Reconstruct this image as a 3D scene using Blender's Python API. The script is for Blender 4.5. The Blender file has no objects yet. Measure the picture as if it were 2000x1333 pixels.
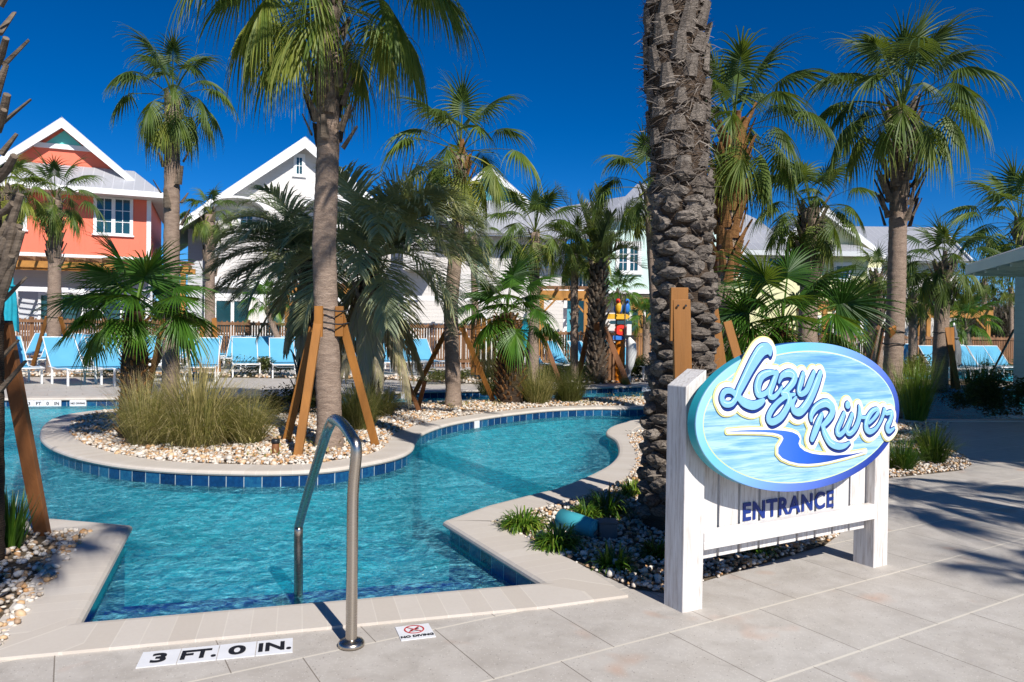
import bpy, math, random
import numpy as np
from mathutils import Vector, Matrix
random.seed(7)
RNG = random.Random(11)
SC = bpy.context.scene
COL = SC.collection
pi = math.pi
rad = math.radians

# ------------------------------------------------------------------ camera
FPX, CAMH, PITCH, ROLL = 1440.0, 1.25, rad(0.72), 0.014
_f = Vector((0, math.cos(PITCH), -math.sin(PITCH)))
_u = Vector((0, math.sin(PITCH), math.cos(PITCH)))
_r = Vector((1, 0, 0))
CR = _r*math.cos(ROLL) + _u*math.sin(ROLL)
CU = _u*math.cos(ROLL) - _r*math.sin(ROLL)
CF = _f
CP = Vector((0, 0, CAMH))
cam_data = bpy.data.cameras.new('camera')
cam = bpy.data.objects.new('camera', cam_data)
COL.objects.link(cam)
SC.camera = cam
cam_data.sensor_width = 36
cam_data.lens = FPX/2000*36
cam_data.clip_start = 0.05
cam_data.clip_end = 2000
M = Matrix(((CR.x, CU.x, -CF.x), (CR.y, CU.y, -CF.y), (CR.z, CU.z, -CF.z)))
cam.matrix_world = Matrix.Translation(CP) @ M.to_4x4()
cam_data.dof.use_dof = True
cam_data.dof.focus_distance = 3.9
cam_data.dof.aperture_fstop = 9.0

def ray(u, v): return CR*((u-1000)/FPX) - CU*((v-666.5)/FPX) + CF
def G(u, v, z=0.0):
    d = ray(u, v); return CP + d*((z-CAMH)/d.z)
def D(u, v, y):
    d = ray(u, v); return CP + d*(y/d.y)
def on_plane(u, v, o, n):
    d = ray(u, v); return CP + d*((o-CP).dot(n)/d.dot(n))

# ------------------------------------------------------------------ light
SUN_EL, SUN_AZ = rad(40), rad(29.5)      # light travels 29.5 deg left of +Y
sdir = Vector((-math.sin(SUN_AZ)*math.cos(SUN_EL), math.cos(SUN_AZ)*math.cos(SUN_EL), -math.sin(SUN_EL)))
sl = bpy.data.lights.new('sun', 'SUN'); sl.energy = 5.0; sl.angle = rad(0.5); sl.color = (1.0, 0.945, 0.87)
so = bpy.data.objects.new('sun', sl); COL.objects.link(so)
so.rotation_euler = sdir.to_track_quat('-Z', 'Y').to_euler()
so.location = (8, -12, 14)
W = bpy.data.worlds.new('World'); SC.world = W; W.use_nodes = True
nt = W.node_tree; nt.nodes.clear()
wo = nt.nodes.new('ShaderNodeOutputWorld'); bg = nt.nodes.new('ShaderNodeBackground')
sky = nt.nodes.new('ShaderNodeTexSky'); sky.sky_type = 'NISHITA'; sky.sun_disc = False
sky.sun_elevation = SUN_EL
sky.sun_rotation = math.atan2(-sdir.x, -sdir.y)      # towards the sun, clockwise from +Y
sky.altitude = 1500; sky.air_density = 0.75; sky.dust_density = 0.0; sky.ozone_density = 6.0
hs = nt.nodes.new('ShaderNodeHueSaturation'); hs.inputs['Saturation'].default_value = 1.3
gm = nt.nodes.new('ShaderNodeGamma'); gm.inputs[1].default_value = 1.12
nt.links.new(sky.outputs[0], hs.inputs['Color']); nt.links.new(hs.outputs[0], gm.inputs[0])
nt.links.new(gm.outputs[0], bg.inputs[0]); bg.inputs[1].default_value = 0.070
nt.links.new(bg.outputs[0], wo.inputs[0])
SC.view_settings.view_transform = 'Standard'
SC.view_settings.look = 'None'
SC.view_settings.exposure = 0.32
SC.view_settings.gamma = 1.0
SC.cycles.max_bounces = 8
SC.cycles.transparent_max_bounces = 12
SC.cycles.transmission_bounces = 6
SC.cycles.use_denoising = True
SC.cycles.caustics_reflective = False
SC.cycles.caustics_refractive = False

# ------------------------------------------------------------------ materials
class NT:
    def __init__(s, name):
        s.m = bpy.data.materials.new(name); s.m.use_nodes = True
        s.t = s.m.node_tree; s.t.nodes.clear()
        s.out = s.n('ShaderNodeOutputMaterial')
    def n(s, kind, **kw):
        q = s.t.nodes.new(kind)
        for k, v in kw.items(): setattr(q, k, v)
        return q
    def l(s, a, b): s.t.links.new(a, b)
    def put(s, sock, v):
        if isinstance(v, bpy.types.NodeSocket): s.l(v, sock)
        elif isinstance(v, (tuple, list)) and len(v) == 3 and sock.type == 'RGBA': sock.default_value = (*v, 1)
        else: sock.default_value = v
    def math(s, op, a, b=None, c=None):
        q = s.n('ShaderNodeMath', operation=op)
        s.put(q.inputs[0], a)
        if b is not None: s.put(q.inputs[1], b)
        if c is not None: s.put(q.inputs[2], c)
        return q.outputs[0]
    def mix(s, f, a, b, mode='MIX'):
        q = s.n('ShaderNodeMix', data_type='RGBA', blend_type=mode)
        s.put(q.inputs[0], f); s.put(q.inputs[6], a); s.put(q.inputs[7], b)
        return q.outputs[2]
    def obj(s): return s.n('ShaderNodeTexCoord').outputs['Object']
    def pos(s): return s.n('ShaderNodeNewGeometry').outputs['Position']
    def mapv(s, v, scale=(1, 1, 1), rot=(0, 0, 0), loc=(0, 0, 0)):
        q = s.n('ShaderNodeMapping'); s.l(v, q.inputs[0])
        q.inputs['Location'].default_value = loc; q.inputs['Rotation'].default_value = rot; q.inputs['Scale'].default_value = scale
        return q.outputs[0]
    def noise(s, v, scale, detail=4, rough=.55, dist=0.0):
        q = s.n('ShaderNodeTexNoise'); s.l(v, q.inputs['Vector'])
        q.inputs['Scale'].default_value = scale; q.inputs['Detail'].default_value = detail
        q.inputs['Roughness'].default_value = rough; q.inputs['Distortion'].default_value = dist
        return q.outputs[0]
    def voro(s, v, scale, feat='F1', out=0):
        q = s.n('ShaderNodeTexVoronoi', feature=feat); s.l(v, q.inputs['Vector']); q.inputs['Scale'].default_value = scale
        return q.outputs[out]
    def ramp(s, f, stops, interp='LINEAR'):
        q = s.n('ShaderNodeValToRGB'); s.put(q.inputs[0], f)
        cr = q.color_ramp; cr.interpolation = interp
        while len(cr.elements) < len(stops): cr.elements.new(0.5)
        for e, (p, c) in zip(cr.elements, stops):
            e.position = p; e.color = (*c, 1) if len(c) == 3 else c
        return q.outputs[0]
    def attr(s, name):
        q = s.n('ShaderNodeAttribute', attribute_name=name); return q.outputs['Fac']
    def objrand(s): return s.n('ShaderNodeObjectInfo').outputs['Random']
    def bump(s, h, strength=.4, dist=.01, normal=None):
        q = s.n('ShaderNodeBump'); s.l(h, q.inputs['Height'])
        q.inputs['Strength'].default_value = strength; q.inputs['Distance'].default_value = dist
        if normal is not None: s.l(normal, q.inputs['Normal'])
        return q.outputs[0]
    def bsdf(s, color, rough=.6, normal=None, metal=0.0, spec=.5, trans=None, coat=0):
        q = s.n('ShaderNodeBsdfPrincipled')
        s.put(q.inputs['Base Color'], color); s.put(q.inputs['Roughness'], rough); s.put(q.inputs['Metallic'], metal)
        s.put(q.inputs['Specular IOR Level'], spec)
        if coat: q.inputs['Coat Weight'].default_value = coat
        if normal is not None: s.l(normal, q.inputs['Normal'])
        if trans is None:
            s.l(q.outputs[0], s.out.inputs[0])
        else:
            tr = s.n('ShaderNodeBsdfTranslucent'); s.put(tr.inputs[0], trans[1])
            mx = s.n('ShaderNodeMixShader'); mx.inputs[0].default_value = trans[0]
            s.l(q.outputs[0], mx.inputs[1]); s.l(tr.outputs[0], mx.inputs[2]); s.l(mx.outputs[0], s.out.inputs[0])
        return q

def simple(name, c, rough=.6, var=.12, scale=6, bump=0.0, bscale=40, metal=0, spec=.4, stretch=(1, 1, 1)):
    t = NT(name); v = t.mapv(t.obj(), stretch)
    n = t.noise(v, scale, 5)
    lo = tuple(x*(1-var) for x in c); hi = tuple(min(1, x*(1+var)) for x in c)
    colr = t.ramp(n, [(.3, lo), (.7, hi)])
    nm = t.bump(t.noise(v, bscale, 4), bump, .01) if bump else None
    t.bsdf(colr, rough, nm, metal, spec)
    return t.m

MT = {}
MT['white'] = simple('white_paint', (.74, .74, .72), .5, .05, 3)
MT['white_metal'] = simple('white_metal', (.8, .8, .79), .35, .03, 3)
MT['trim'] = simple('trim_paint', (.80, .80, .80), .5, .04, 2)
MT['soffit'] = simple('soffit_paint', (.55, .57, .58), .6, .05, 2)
MT['dark'] = simple('dark_rubber', (.02, .02, .022), .6, .2, 10)
MT['orange_wood'] = simple('orange_stained_wood', (.29, .120, .024), .6, .38, 5, .25, 60, stretch=(1, 1, .12))
MT['brown_wood'] = simple('brown_stained_wood', (.185, .072, .024), .6, .35, 5, .3, 60, stretch=(1, 1, .12))
MT['fence_wood'] = simple('fence_wood', (.21, .105, .05), .7, .35, 6, .2, 40, stretch=(1, 1, .2))
MT['pergola_wood'] = simple('pergola_wood', (.40, .185, .04), .6, .2, 4, .1, 30)
MT['teal_cloth'] = simple('teal_cloth', (.01, .30, .40), .8, .15, 9, .3, 50)
MT['teal_paint'] = simple('teal_paint', (.03, .22, .25), .5, .1, 4)
MT['black_metal'] = simple('black_metal', (.015, .016, .018), .4, .1, 4)
MT['yellow_paint'] = simple('yellow_paint', (.75, .42, .03), .5, .1, 4)
MT['orange_paint'] = simple('orange_paint', (.75, .22, .01), .5, .15, 6)
MT['red_paint'] = simple('red_paint', (.72, .03, .015), .5, .1, 4)
MT['blue_paint'] = simple('blue_paint', (.03, .18, .62), .5, .1, 4)
MT['green_paint'] = simple('green_paint', (.05, .35, .06), .5, .1, 4)
MT['darkteal_paint'] = simple('dark_teal_paint', (.012, .06, .09), .5, .1, 4)
MT['grey_box'] = simple('grey_box', (.12, .13, .14), .6, .2, 6)
MT['ink'] = simple('black_ink', (.012, .012, .016), .5, .05, 4)
MT['red_ink'] = simple('red_ink', (.55, .03, .03), .5, .05, 4)
MT['navy'] = simple('navy_paint', (.006, .028, .19), .4, .08, 6)

def sling():
    t = NT('sling_fabric'); v = t.obj()
    w = t.noise(t.mapv(v, (1, 1, 1)), 120, 2)
    r = t.noise(v, 2.5, 3)
    c = t.mix(r, (.085, .37, .60), (.14, .46, .68))
    t.bsdf(c, .75, t.bump(w, .2, .003), trans=(.18, (.10, .45, .7)))
    return t.m
MT['sling'] = sling()

def palm_leaf(name, dark, mid, warm, tan, transl=.28, rough=.38):
    t = NT(name)
    a = t.attr('tone'); n = t.noise(t.obj(), 3.0, 3)
    f = t.math('ADD', a, t.math('MULTIPLY', t.math('SUBTRACT', n, .5), .35))
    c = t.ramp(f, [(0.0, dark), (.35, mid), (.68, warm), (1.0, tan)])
    q = t.bsdf(c, rough, t.bump(t.noise(t.mapv(t.obj(), (1, 1, 1)), 160, 2), .15, .002), spec=.5,
               trans=(transl, t.mix(.6, c, (.30, .38, .03))))
    return t.m
MT['fan_leaf'] = palm_leaf('fan_palm_leaf', (.022, .055, .012), (.105, .165, .022), (.30, .30, .038), (.46, .33, .09), .28, .58)
MT['young_fan'] = palm_leaf('young_fan_leaf', (.022, .075, .010), (.075, .19, .018), (.21, .30, .028), (.40, .30, .075), .34, .42)
MT['pindo_leaf'] = palm_leaf('pindo_leaf', (.15, .195, .115), (.34, .40, .26), (.54, .50, .20), (.52, .43, .29), .30, .45)
MT['date_leaf'] = palm_leaf('date_leaf', (.035, .06, .018), (.085, .12, .03), (.20, .20, .05), (.34, .26, .1), .2, .45)
MT['muhly'] = palm_leaf('muhly_grass', (.07, .085, .02), (.24, .23, .065), (.47, .39, .15), (.66, .53, .29), .42, .6)
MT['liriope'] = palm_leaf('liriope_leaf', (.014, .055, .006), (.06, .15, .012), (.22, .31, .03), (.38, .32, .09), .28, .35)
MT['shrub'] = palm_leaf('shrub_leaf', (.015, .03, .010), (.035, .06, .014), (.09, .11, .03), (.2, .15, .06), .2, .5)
MT['far_tree'] = palm_leaf('far_tree_leaf', (.010, .02, .010), (.022, .035, .014), (.05, .055, .022), (.10, .08, .05), .1, .7)
MT['bare_tree'] = palm_leaf('bare_tree_twig', (.03, .025, .02), (.06, .05, .04), (.10, .08, .06), (.2, .16, .12), .05, .8)

def trunk_mat(name, c0, c1, ring=1.0, rs=26):
    t = NT(name); v = t.obj()
    n = t.noise(t.mapv(v, (1, 1, 3.0)), 9, 6, .65)
    w = t.n('ShaderNodeTexWave', wave_type='BANDS', bands_direction='Z'); t.l(v, w.inputs[0])
    w.inputs['Scale'].default_value = rs; w.inputs['Distortion'].default_value = 5.0; w.inputs['Detail'].default_value = 3; w.inputs['Detail Scale'].default_value = 1.2
    f = t.math('ADD', t.math('MULTIPLY', n, .75), t.math('MULTIPLY', w.outputs[1], .3*ring))
    c = t.ramp(f, [(.25, c0), (.75, c1)])
    if name == 'grey_boot_bark':
        pn = t.voro(v, 9, out=1); c = t.mix(.45, c, t.mix(pn, (.10, .075, .055), (.36, .31, .26))); cr_ = t.voro(t.mapv(v, (1, 1, 2.2)), 26, 'DISTANCE_TO_EDGE'); c = t.mix(t.ramp(cr_, [(.0, (.75,)*3), (.09, (0, 0, 0))]), c, (.035, .027, .02))
    fib = t.noise(t.mapv(v, (10, 10, 1.2)), 9, 4)
    b1 = t.bump(f, .8, .02); b2 = t.bump(fib, .35, .01, b1)
    t.bsdf(c, .85, b2, spec=.2)
    return t.m
MT['trunk'] = trunk_mat('palm_trunk_bark', (.15, .105, .08), (.45, .34, .265))
MT['boot'] = trunk_mat('palm_boot_bark', (.085, .065, .048), (.34, .27, .205), .06)
MT['boot_orange'] = trunk_mat('orange_boot_bark', (.11, .05, .02), (.46, .23, .085), .3)
MT['big_boot'] = trunk_mat('grey_boot_bark', (.04, .034, .030), (.29, .255, .225), .45, 40)
MT['big_core'] = trunk_mat('fibrous_trunk_bark', (.018, .013, .010), (.14, .095, .062), .4)
MT['tan_boot'] = trunk_mat('tan_boot_bark', (.10, .085, .07), (.40, .34, .275), .05)
MT['bark'] = trunk_mat('tree_bark', (.03, .025, .02), (.11, .09, .07), .1)

def stone_deck():
    t = NT('deck_pavers'); v = t.mapv(t.pos(), rot=(0, 0, rad(-31)))
    sp = t.n('ShaderNodeSeparateXYZ'); t.l(v, sp.inputs[0])
    s, n = sp.outputs[0], sp.outputs[1]
    rn = t.math('DIVIDE', t.math('SUBTRACT', n, 1.78), .505)
    row = t.math('FLOOR', rn); fr = t.math('FRACT', rn)
    dn = t.math('MULTIPLY', t.math('MINIMUM', fr, t.math('SUBTRACT', 1.0, fr)), .505)
    par = t.math('MULTIPLY', t.math('FRACT', t.math('MULTIPLY', row, .5)), 2.0)
    cs = t.math('SUBTRACT', t.math('DIVIDE', t.math('SUBTRACT', s, 2.16), .55), t.math('MULTIPLY', par, .47))
    col = t.math('FLOOR', cs); fc = t.math('FRACT', cs)
    ds = t.math('MULTIPLY', t.math('MINIMUM', fc, t.math('SUBTRACT', 1.0, fc)), .55)
    jn = t.math('LESS_THAN', dn, .0062); js = t.math('LESS_THAN', ds, .0022)
    cb = t.n('ShaderNodeCombineXYZ'); t.l(row, cb.inputs[0]); t.l(col, cb.inputs[1])
    wn = t.n('ShaderNodeTexWhiteNoise', noise_dimensions='2D'); t.l(cb.outputs[0], wn.inputs[0])
    p = t.pos()
    n1 = t.noise(p, 1.6, 6, .6); n2 = t.noise(p, 55, 4, .7); n3 = t.noise(p, 7, 5)
    base = t.mix(wn.outputs[0], (.48, .435, .385), (.58, .545, .50))
    base = t.mix(t.ramp(n1, [(.35, (0, 0, 0)), (.7, (1, 1, 1))]), base, (.50, .455, .40), 'MIX')
    base = t.mix(.5, base, t.ramp(n3, [(.3, (.41, .375, .335)), (.65, (.60, .57, .53))]))
    base = t.mix(t.math('MULTIPLY', n2, .45), base, (.31, .28, .25))
    # shell and aggregate flecks
    vo = t.voro(p, 75); fl = t.math('LESS_THAN', vo, .17)
    v2 = t.voro(p, 42); pit = t.math('LESS_THAN', v2, .11)
    base = t.mix(t.math('MULTIPLY', fl, .5), base, (.72, .69, .64))
    base = t.mix(t.math('MULTIPLY', pit, .7), base, (.17, .14, .12))
    st = t.noise(t.mapv(p, (1, 1, 1), loc=(3, 7, 0)), 3.1, 2)
    base = t.mix(t.ramp(st, [(.62, (0, 0, 0)), (.74, (.5, .5, .5))]), base, (.50, .29, .19))
    # dried splash marks near the pool and soft grime
    gr = t.noise(t.mapv(p, (1, 1, 1), loc=(11, 2, 0)), 5.5, 7, .7, .8)
    base = t.mix(t.ramp(gr, [(.52, (0, 0, 0)), (.68, (.42, .42, .42))]), base, (.33, .30, .265))
    base = t.mix(jn, base, (.62, .57, .49))
    base = t.mix(js, base, (.22, .19, .16))
    h = t.math('SUBTRACT', t.math('MULTIPLY', n2, .12), t.math('MULTIPLY', t.math('MAXIMUM', t.math('MULTIPLY', jn, .4), js), 1.0))
    t.bsdf(base, t.math('ADD', .42, t.math('MULTIPLY', n3, .3)), t.bump(h, .5, .004), spec=.4)
    return t.m
MT['deck'] = stone_deck()

def coping_mat():
    t = NT('coping_stone'); p = t.pos()
    a = t.attr('along'); q = t.math('DIVIDE', a, .102); fr = t.math('FRACT', q); fl = t.math('FLOOR', q)
    j = t.math('LESS_THAN', fr, .05)
    wn = t.n('ShaderNodeTexWhiteNoise', noise_dimensions='1D'); t.l(fl, wn.inputs[1])
    n1 = t.noise(p, 4, 6, .6); n2 = t.noise(p, 60, 4)
    c = t.mix(wn.outputs[0], (.57, .515, .45), (.65, .605, .55))
    c = t.mix(t.math('MULTIPLY', n1, .7), c, (.52, .47, .42))
    c = t.mix(t.math('MULTIPLY', n2, .3), c, (.42, .36, .29))
    c = t.mix(t.math('MULTIPLY', j, .45), c, (.70, .65, .57))
    t.bsdf(c, .6, t.bump(t.math('SUBTRACT', t.math('MULTIPLY', n2, .15), j), .35, .003), spec=.35)
    return t.m
MT['coping'] = coping_mat()

def tile_mat():
    t = NT('waterline_tile'); p = t.pos()
    a = t.attr('along'); q = t.math('DIVIDE', a, .155); fr = t.math('FRACT', q); fl = t.math('FLOOR', q)
    j = t.math('LESS_THAN', fr, .04)
    wn = t.n('ShaderNodeTexWhiteNoise', noise_dimensions='1D'); t.l(fl, wn.inputs[1])
    n = t.noise(p, 28, 4, .7)
    c = t.ramp(t.math('ADD', t.math('MULTIPLY', wn.outputs[0], .4), t.math('MULTIPLY', n, .6)),
               [(.2, (.004, .02, .07)), (.5, (.006, .055, .17)), (.8, (.02, .15, .27))])
    c = t.mix(j, c, (.45, .5, .5))
    t.bsdf(c, .18, t.bump(n, .2, .004), spec=.6)
    return t.m
MT['tile'] = tile_mat()

def plaster():
    t = NT('pool_plaster'); p = t.pos()
    n = t.noise(p, 1.3, 5, .6)
    c = t.mix(n, (.05, .70, .90), (.13, .88, .99))
    t.bsdf(c, .6, spec=.2)
    return t.m
MT['plaster'] = plaster()

def water():
    t = NT('pool_water'); p = t.pos()
    v = t.mapv(p, (1, 1.15, 1), rot=(0, 0, .25))
    a = t.noise(v, 3.2, 4, .55, 1.4); b = t.noise(v, 11.0, 4, .6, 1.0); c = t.noise(v, 34.0, 3, .6, .6)
    big_ = t.ramp(t.noise(p, .75, 3, .6, .8), [(.35, (.45,)*3), (.65, (1.25,)*3)])
    h = t.math('ADD', t.math('ADD', t.math('MULTIPLY', a, 1.0), t.math('MULTIPLY', b, .55)), t.math('MULTIPLY', c, .26))
    h = t.math('MULTIPLY', h, big_)
    nm = t.bump(h, 1.0, .16)
    rf = t.n('ShaderNodeBsdfRefraction'); rf.inputs['IOR'].default_value = 1.33; rf.inputs['Roughness'].default_value = 0.0
    t.put(rf.inputs['Color'], (.74, .97, .99)); t.l(nm, rf.inputs['Normal'])
    tr = t.n('ShaderNodeBsdfTransparent'); t.put(tr.inputs[0], (.68, .98, 1.0))
    gl = t.n('ShaderNodeBsdfGlossy'); gl.inputs['Roughness'].default_value = .04; t.l(nm, gl.inputs['Normal'])
    fr = t.n('ShaderNodeFresnel'); fr.inputs[0].default_value = 1.33; t.l(nm, fr.inputs[1])
    m1 = t.n('ShaderNodeMixShader'); m1.inputs[0].default_value = .36
    t.l(tr.outputs[0], m1.inputs[1]); t.l(rf.outputs[0], m1.inputs[2])
    # bubbles scatter a little light; ripple glints are painted in as pale diffuse streaks
    df = t.n('ShaderNodeBsdfDiffuse'); t.put(df.inputs[0], (.22, .78, .94)); t.l(nm, df.inputs['Normal'])
    m0 = t.n('ShaderNodeMixShader'); t.put(m0.inputs[0], t.ramp(t.math('ADD', t.math('MULTIPLY', b, .6), t.math('MULTIPLY', c, .4)), [(.42, (.02,)*3), (.66, (.55,)*3)]))
    t.l(m1.outputs[0], m0.inputs[1]); t.l(df.outputs[0], m0.inputs[2])
    m2 = t.n('ShaderNodeMixShader'); t.l(t.math('MULTIPLY', fr.outputs[0], .85), m2.inputs[0])
    t.l(m0.outputs[0], m2.inputs[1]); t.l(gl.outputs[0], m2.inputs[2])
    t.l(m2.outputs[0], t.out.inputs[0])
    return t.m
MT['water'] = water()

def soil(name, c0, c1, sc=9):
    t = NT(name); p = t.pos()
    n = t.noise(p, sc, 8, .7); n2 = t.noise(p, 1.2, 3)
    c = t.mix(t.ramp(n, [(.35, (0, 0, 0)), (.65, (1, 1, 1))]), c0, c1)
    c = t.mix(t.math('MULTIPLY', n2, .35), c, tuple(x*.5 for x in c0))
    t.bsdf(c, .9, t.bump(n, .9, .03), spec=.1)
    return t.m
MT['soil'] = soil('planting_soil', (.10, .075, .05), (.27, .21, .145), 22)
MT['grass_ground'] = soil('grass_ground', (.03, .05, .012), (.09, .11, .03), 30)
def pebble():
    t = NT('river_pebbles'); a = t.attr('tone')
    c = t.ramp(a, [(0, (.30, .245, .195)), (.2, (.62, .58, .52)), (.55, (.76, .73, .68)), (.72, (.60, .40, .22)), (.85, (.46, .22, .07)), (1, (.33, .23, .16))])
    n = t.noise(t.pos(), 45, 4)
    c = t.mix(t.math('MULTIPLY', n, .4), c, (.50, .38, .25))
    t.bsdf(c, .55, t.bump(n, .3, .004), spec=.3)
    return t.m
MT['pebble'] = pebble()

def siding(name, c, kind='lap', step=.18, rough=.55):
    t = NT(name); v = t.obj()
    sp = t.n('ShaderNodeSeparateXYZ'); t.l(v, sp.inputs[0])
    if kind == 'lap':
        f = t.math('FRACT', t.math('DIVIDE', sp.outputs[2], step))
        h = t.math('SUBTRACT', 1.0, f)
        line = t.math('LESS_THAN', f, .07)
    else:
        f = t.math('FRACT', t.math('DIVIDE', t.math('ADD', sp.outputs[0], sp.outputs[1]), step))
        line = t.math('LESS_THAN', f, .12)
        h = line
    n = t.noise(v, 1.5, 4)
    col = t.mix(n, tuple(x*.94 for x in c), tuple(min(1, x*1.04) for x in c))
    if kind == 'lap': col = t.mix(t.math('MULTIPLY', line, .25), col, tuple(x*.6 for x in c))
    t.bsdf(col, rough, t.bump(h, .5, .02), spec=.3)
    return t.m
MT['coral'] = siding('coral_siding', (.84, .185, .11), 'board', .4)
MT['white_lap'] = siding('white_lap_siding', (.63, .605, .58), 'lap', .17)
MT['white_board'] = siding('white_board_siding', (.74, .72, .70), 'board', .4)
MT['mint_board'] = siding('mint_board_siding', (.60, .78, .72), 'board', .4)
MT['mint_lap'] = siding('mint_lap_siding', (.36, .60, .55), 'lap', .17)
MT['cream_board'] = siding('cream_board_siding', (.72, .70, .42), 'board', .4)
MT['teal_lap'] = siding('teal_lap_siding', (.16, .66, .60), 'lap', .22)
MT['blue_lap'] = siding('blue_lap_siding', (.07, .32, .42), 'lap', .2)
MT['grey_lap'] = siding('grey_lap_siding', (.50, .52, .56), 'lap', .17)

def metal_roof():
    t = NT('metal_roof'); a = t.attr('along')
    f = t.math('FRACT', t.math('DIVIDE', a, .38)); line = t.math('LESS_THAN', f, .16)
    n = t.noise(t.obj(), .8, 4)
    c = t.mix(n, (.43, .44, .47), (.53, .54, .57))
    c = t.mix(t.math('MULTIPLY', line, .5), c, (.66, .67, .70))
    t.bsdf(c, .42, t.bump(line, .9, .04), .35, .5)
    return t.m
MT['roof'] = metal_roof()
def glass():
    t = NT('window_glass'); n = t.noise(t.obj(), .9, 3)
    c = t.mix(n, (.008, .03, .045), (.02, .09, .11))
    t.bsdf(c, .06, t.bump(n, .05, .02), spec=.7)
    return t.m
MT['glass'] = glass()
def steel():
    t = NT('brushed_steel'); v = t.obj()
    n = t.noise(t.mapv(v, (1, 1, 30)), 30, 3)
    t.bsdf(t.mix(n, (.42, .37, .31), (.55, .50, .44)), t.math('ADD', .2, t.math('MULTIPLY', n, .14)), t.bump(n, .08, .001), 1.0)
    return t.m
MT['steel'] = steel()
def whitewash():
    t = NT('whitewashed_wood'); v = t.obj()
    n = t.noise(t.mapv(v, (9, 9, .7)), 7, 6, .7, .4); n2 = t.noise(t.mapv(v, (26, 26, 1.0)), 6, 4)
    c = t.ramp(n, [(.32, (.46, .41, .375)), (.50, (.67, .645, .62)), (.7, (.79, .775, .76))])
    c = t.mix(t.ramp(n2, [(.55, (0, 0, 0)), (.8, (.5, .5, .5))]), c, (.55, .49, .45))
    t.bsdf(c, .55, t.bump(t.math('ADD', n, n2), .25, .004), spec=.3)
    return t.m
MT['whitewash'] = whitewash()
def whitewash_h():
    t = NT('whitewashed_rail'); v = t.obj()
    n = t.noise(t.mapv(v, (.7, .7, 14), rot=(0, 0, 0)), 6, 6, .7, .4)
    c = t.ramp(n, [(.28, (.46, .41, .37)), (.44, (.70, .67, .64)), (.7, (.80, .785, .77))])
    t.bsdf(c, .55, t.bump(n, .25, .004), spec=.3)
    return t.m
MT['whitewash_h'] = whitewash_h()
def sign_panel():
    t = NT('sign_watercolour_planks'); v = t.obj()
    sp = t.n('ShaderNodeSeparateXYZ'); t.l(v, sp.inputs[0])
    n = t.noise(t.mapv(v, (.8, 1, 12)), 3.2, 6, .6, .3); n2 = t.noise(t.mapv(v, (.5, 1, 2)), 2.0, 3)
    f = t.math('ADD', t.math('MULTIPLY', n, .65), t.math('MULTIPLY', n2, .45))
    c = t.ramp(f, [(.36, (.06, .21, .54)), (.5, (.18, .42, .72)), (.62, (.39, .61, .79))])
    g = t.math('FRACT', t.math('DIVIDE', t.math('ADD', sp.outputs[2], 3.03), .125))
    ln = t.math('LESS_THAN', g, .03)
    gq = t.noise(t.mapv(v, (1.2, 1, 34)), 6, 5, .7, .2)
    c = t.mix(t.ramp(gq, [(.48, (0, 0, 0)), (.66, (.6, .6, .6))]), c, (.09, .30, .62))
    c = t.mix(t.math('MULTIPLY', ln, .35), c, (.12, .25, .4))
    t.bsdf(c, .35, t.bump(t.math('SUBTRACT', 1.0, ln), .25, .002), spec=.45)
    return t.m
MT['sign_panel'] = sign_panel()
def sign_rim():
    t = NT('sign_rim_gradient'); v = t.obj()
    sp = t.n('ShaderNodeSeparateXYZ'); t.l(v, sp.inputs[0])
    f = t.math('ADD', t.math('MULTIPLY', sp.outputs[0], .5), t.math('MULTIPLY', t.math('SUBTRACT', 1.0, sp.outputs[2]), .55))
    c = t.ramp(f, [(.02, (.30, .58, .80)), (.20, (.15, .50, .66)), (.32, (.20, .45, .80)), (.55, (.12, .22, .72)), (.8, (.01, .04, .30))])
    t.bsdf(c, .35, spec=.45)
    return t.m
MT['sign_rim'] = sign_rim()
def sign_side():
    t = NT('sign_side_gradient'); v = t.obj()
    sp = t.n('ShaderNodeSeparateXYZ'); t.l(v, sp.inputs[0])
    c = t.ramp(sp.outputs[0], [(.0, (.03, .36, .42)), (.35, (.04, .30, .50)), (.6, (.012, .06, .42)), (1, (.008, .03, .28))])
    t.bsdf(c, .35, spec=.45)
    return t.m
MT['sign_side'] = sign_side()
MT['lime'] = simple('lime_line', (.62, .80, .42), .4, .05, 5)
MT['cream'] = simple('cream_outline', (.82, .82, .76), .4, .03, 9)
MT['yellow_edge'] = simple('yellow_edge', (.72, .66, .26), .4, .2, 12)
MT['letter_blue'] = simple('letter_light_blue', (.22, .48, .74), .28, .10, 7)
MT['letter_hi'] = simple('letter_highlight', (.50, .78, .90), .3, .05, 9)
def swoosh():
    t = NT('swoosh_blue'); v = t.obj(); sp = t.n('ShaderNodeSeparateXYZ'); t.l(v, sp.inputs[0])
    t.bsdf(t.ramp(sp.outputs[0], [(.3, (.08, .20, .68)), (.62, (.02, .12, .62)), (.9, (.005, .05, .34))]), .35, spec=.45)
    return t.m
MT['swoosh'] = swoosh()
MT['turquoise'] = simple('turquoise_plastic', (.06, .36, .42), .45, .15, 8)
MT['marker_white'] = simple('marker_tile', (.74, .75, .78), .35, .05, 12)
MT['branch_grey'] = simple('dry_branch', (.42, .37, .32), .8, .2, 20)

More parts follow.
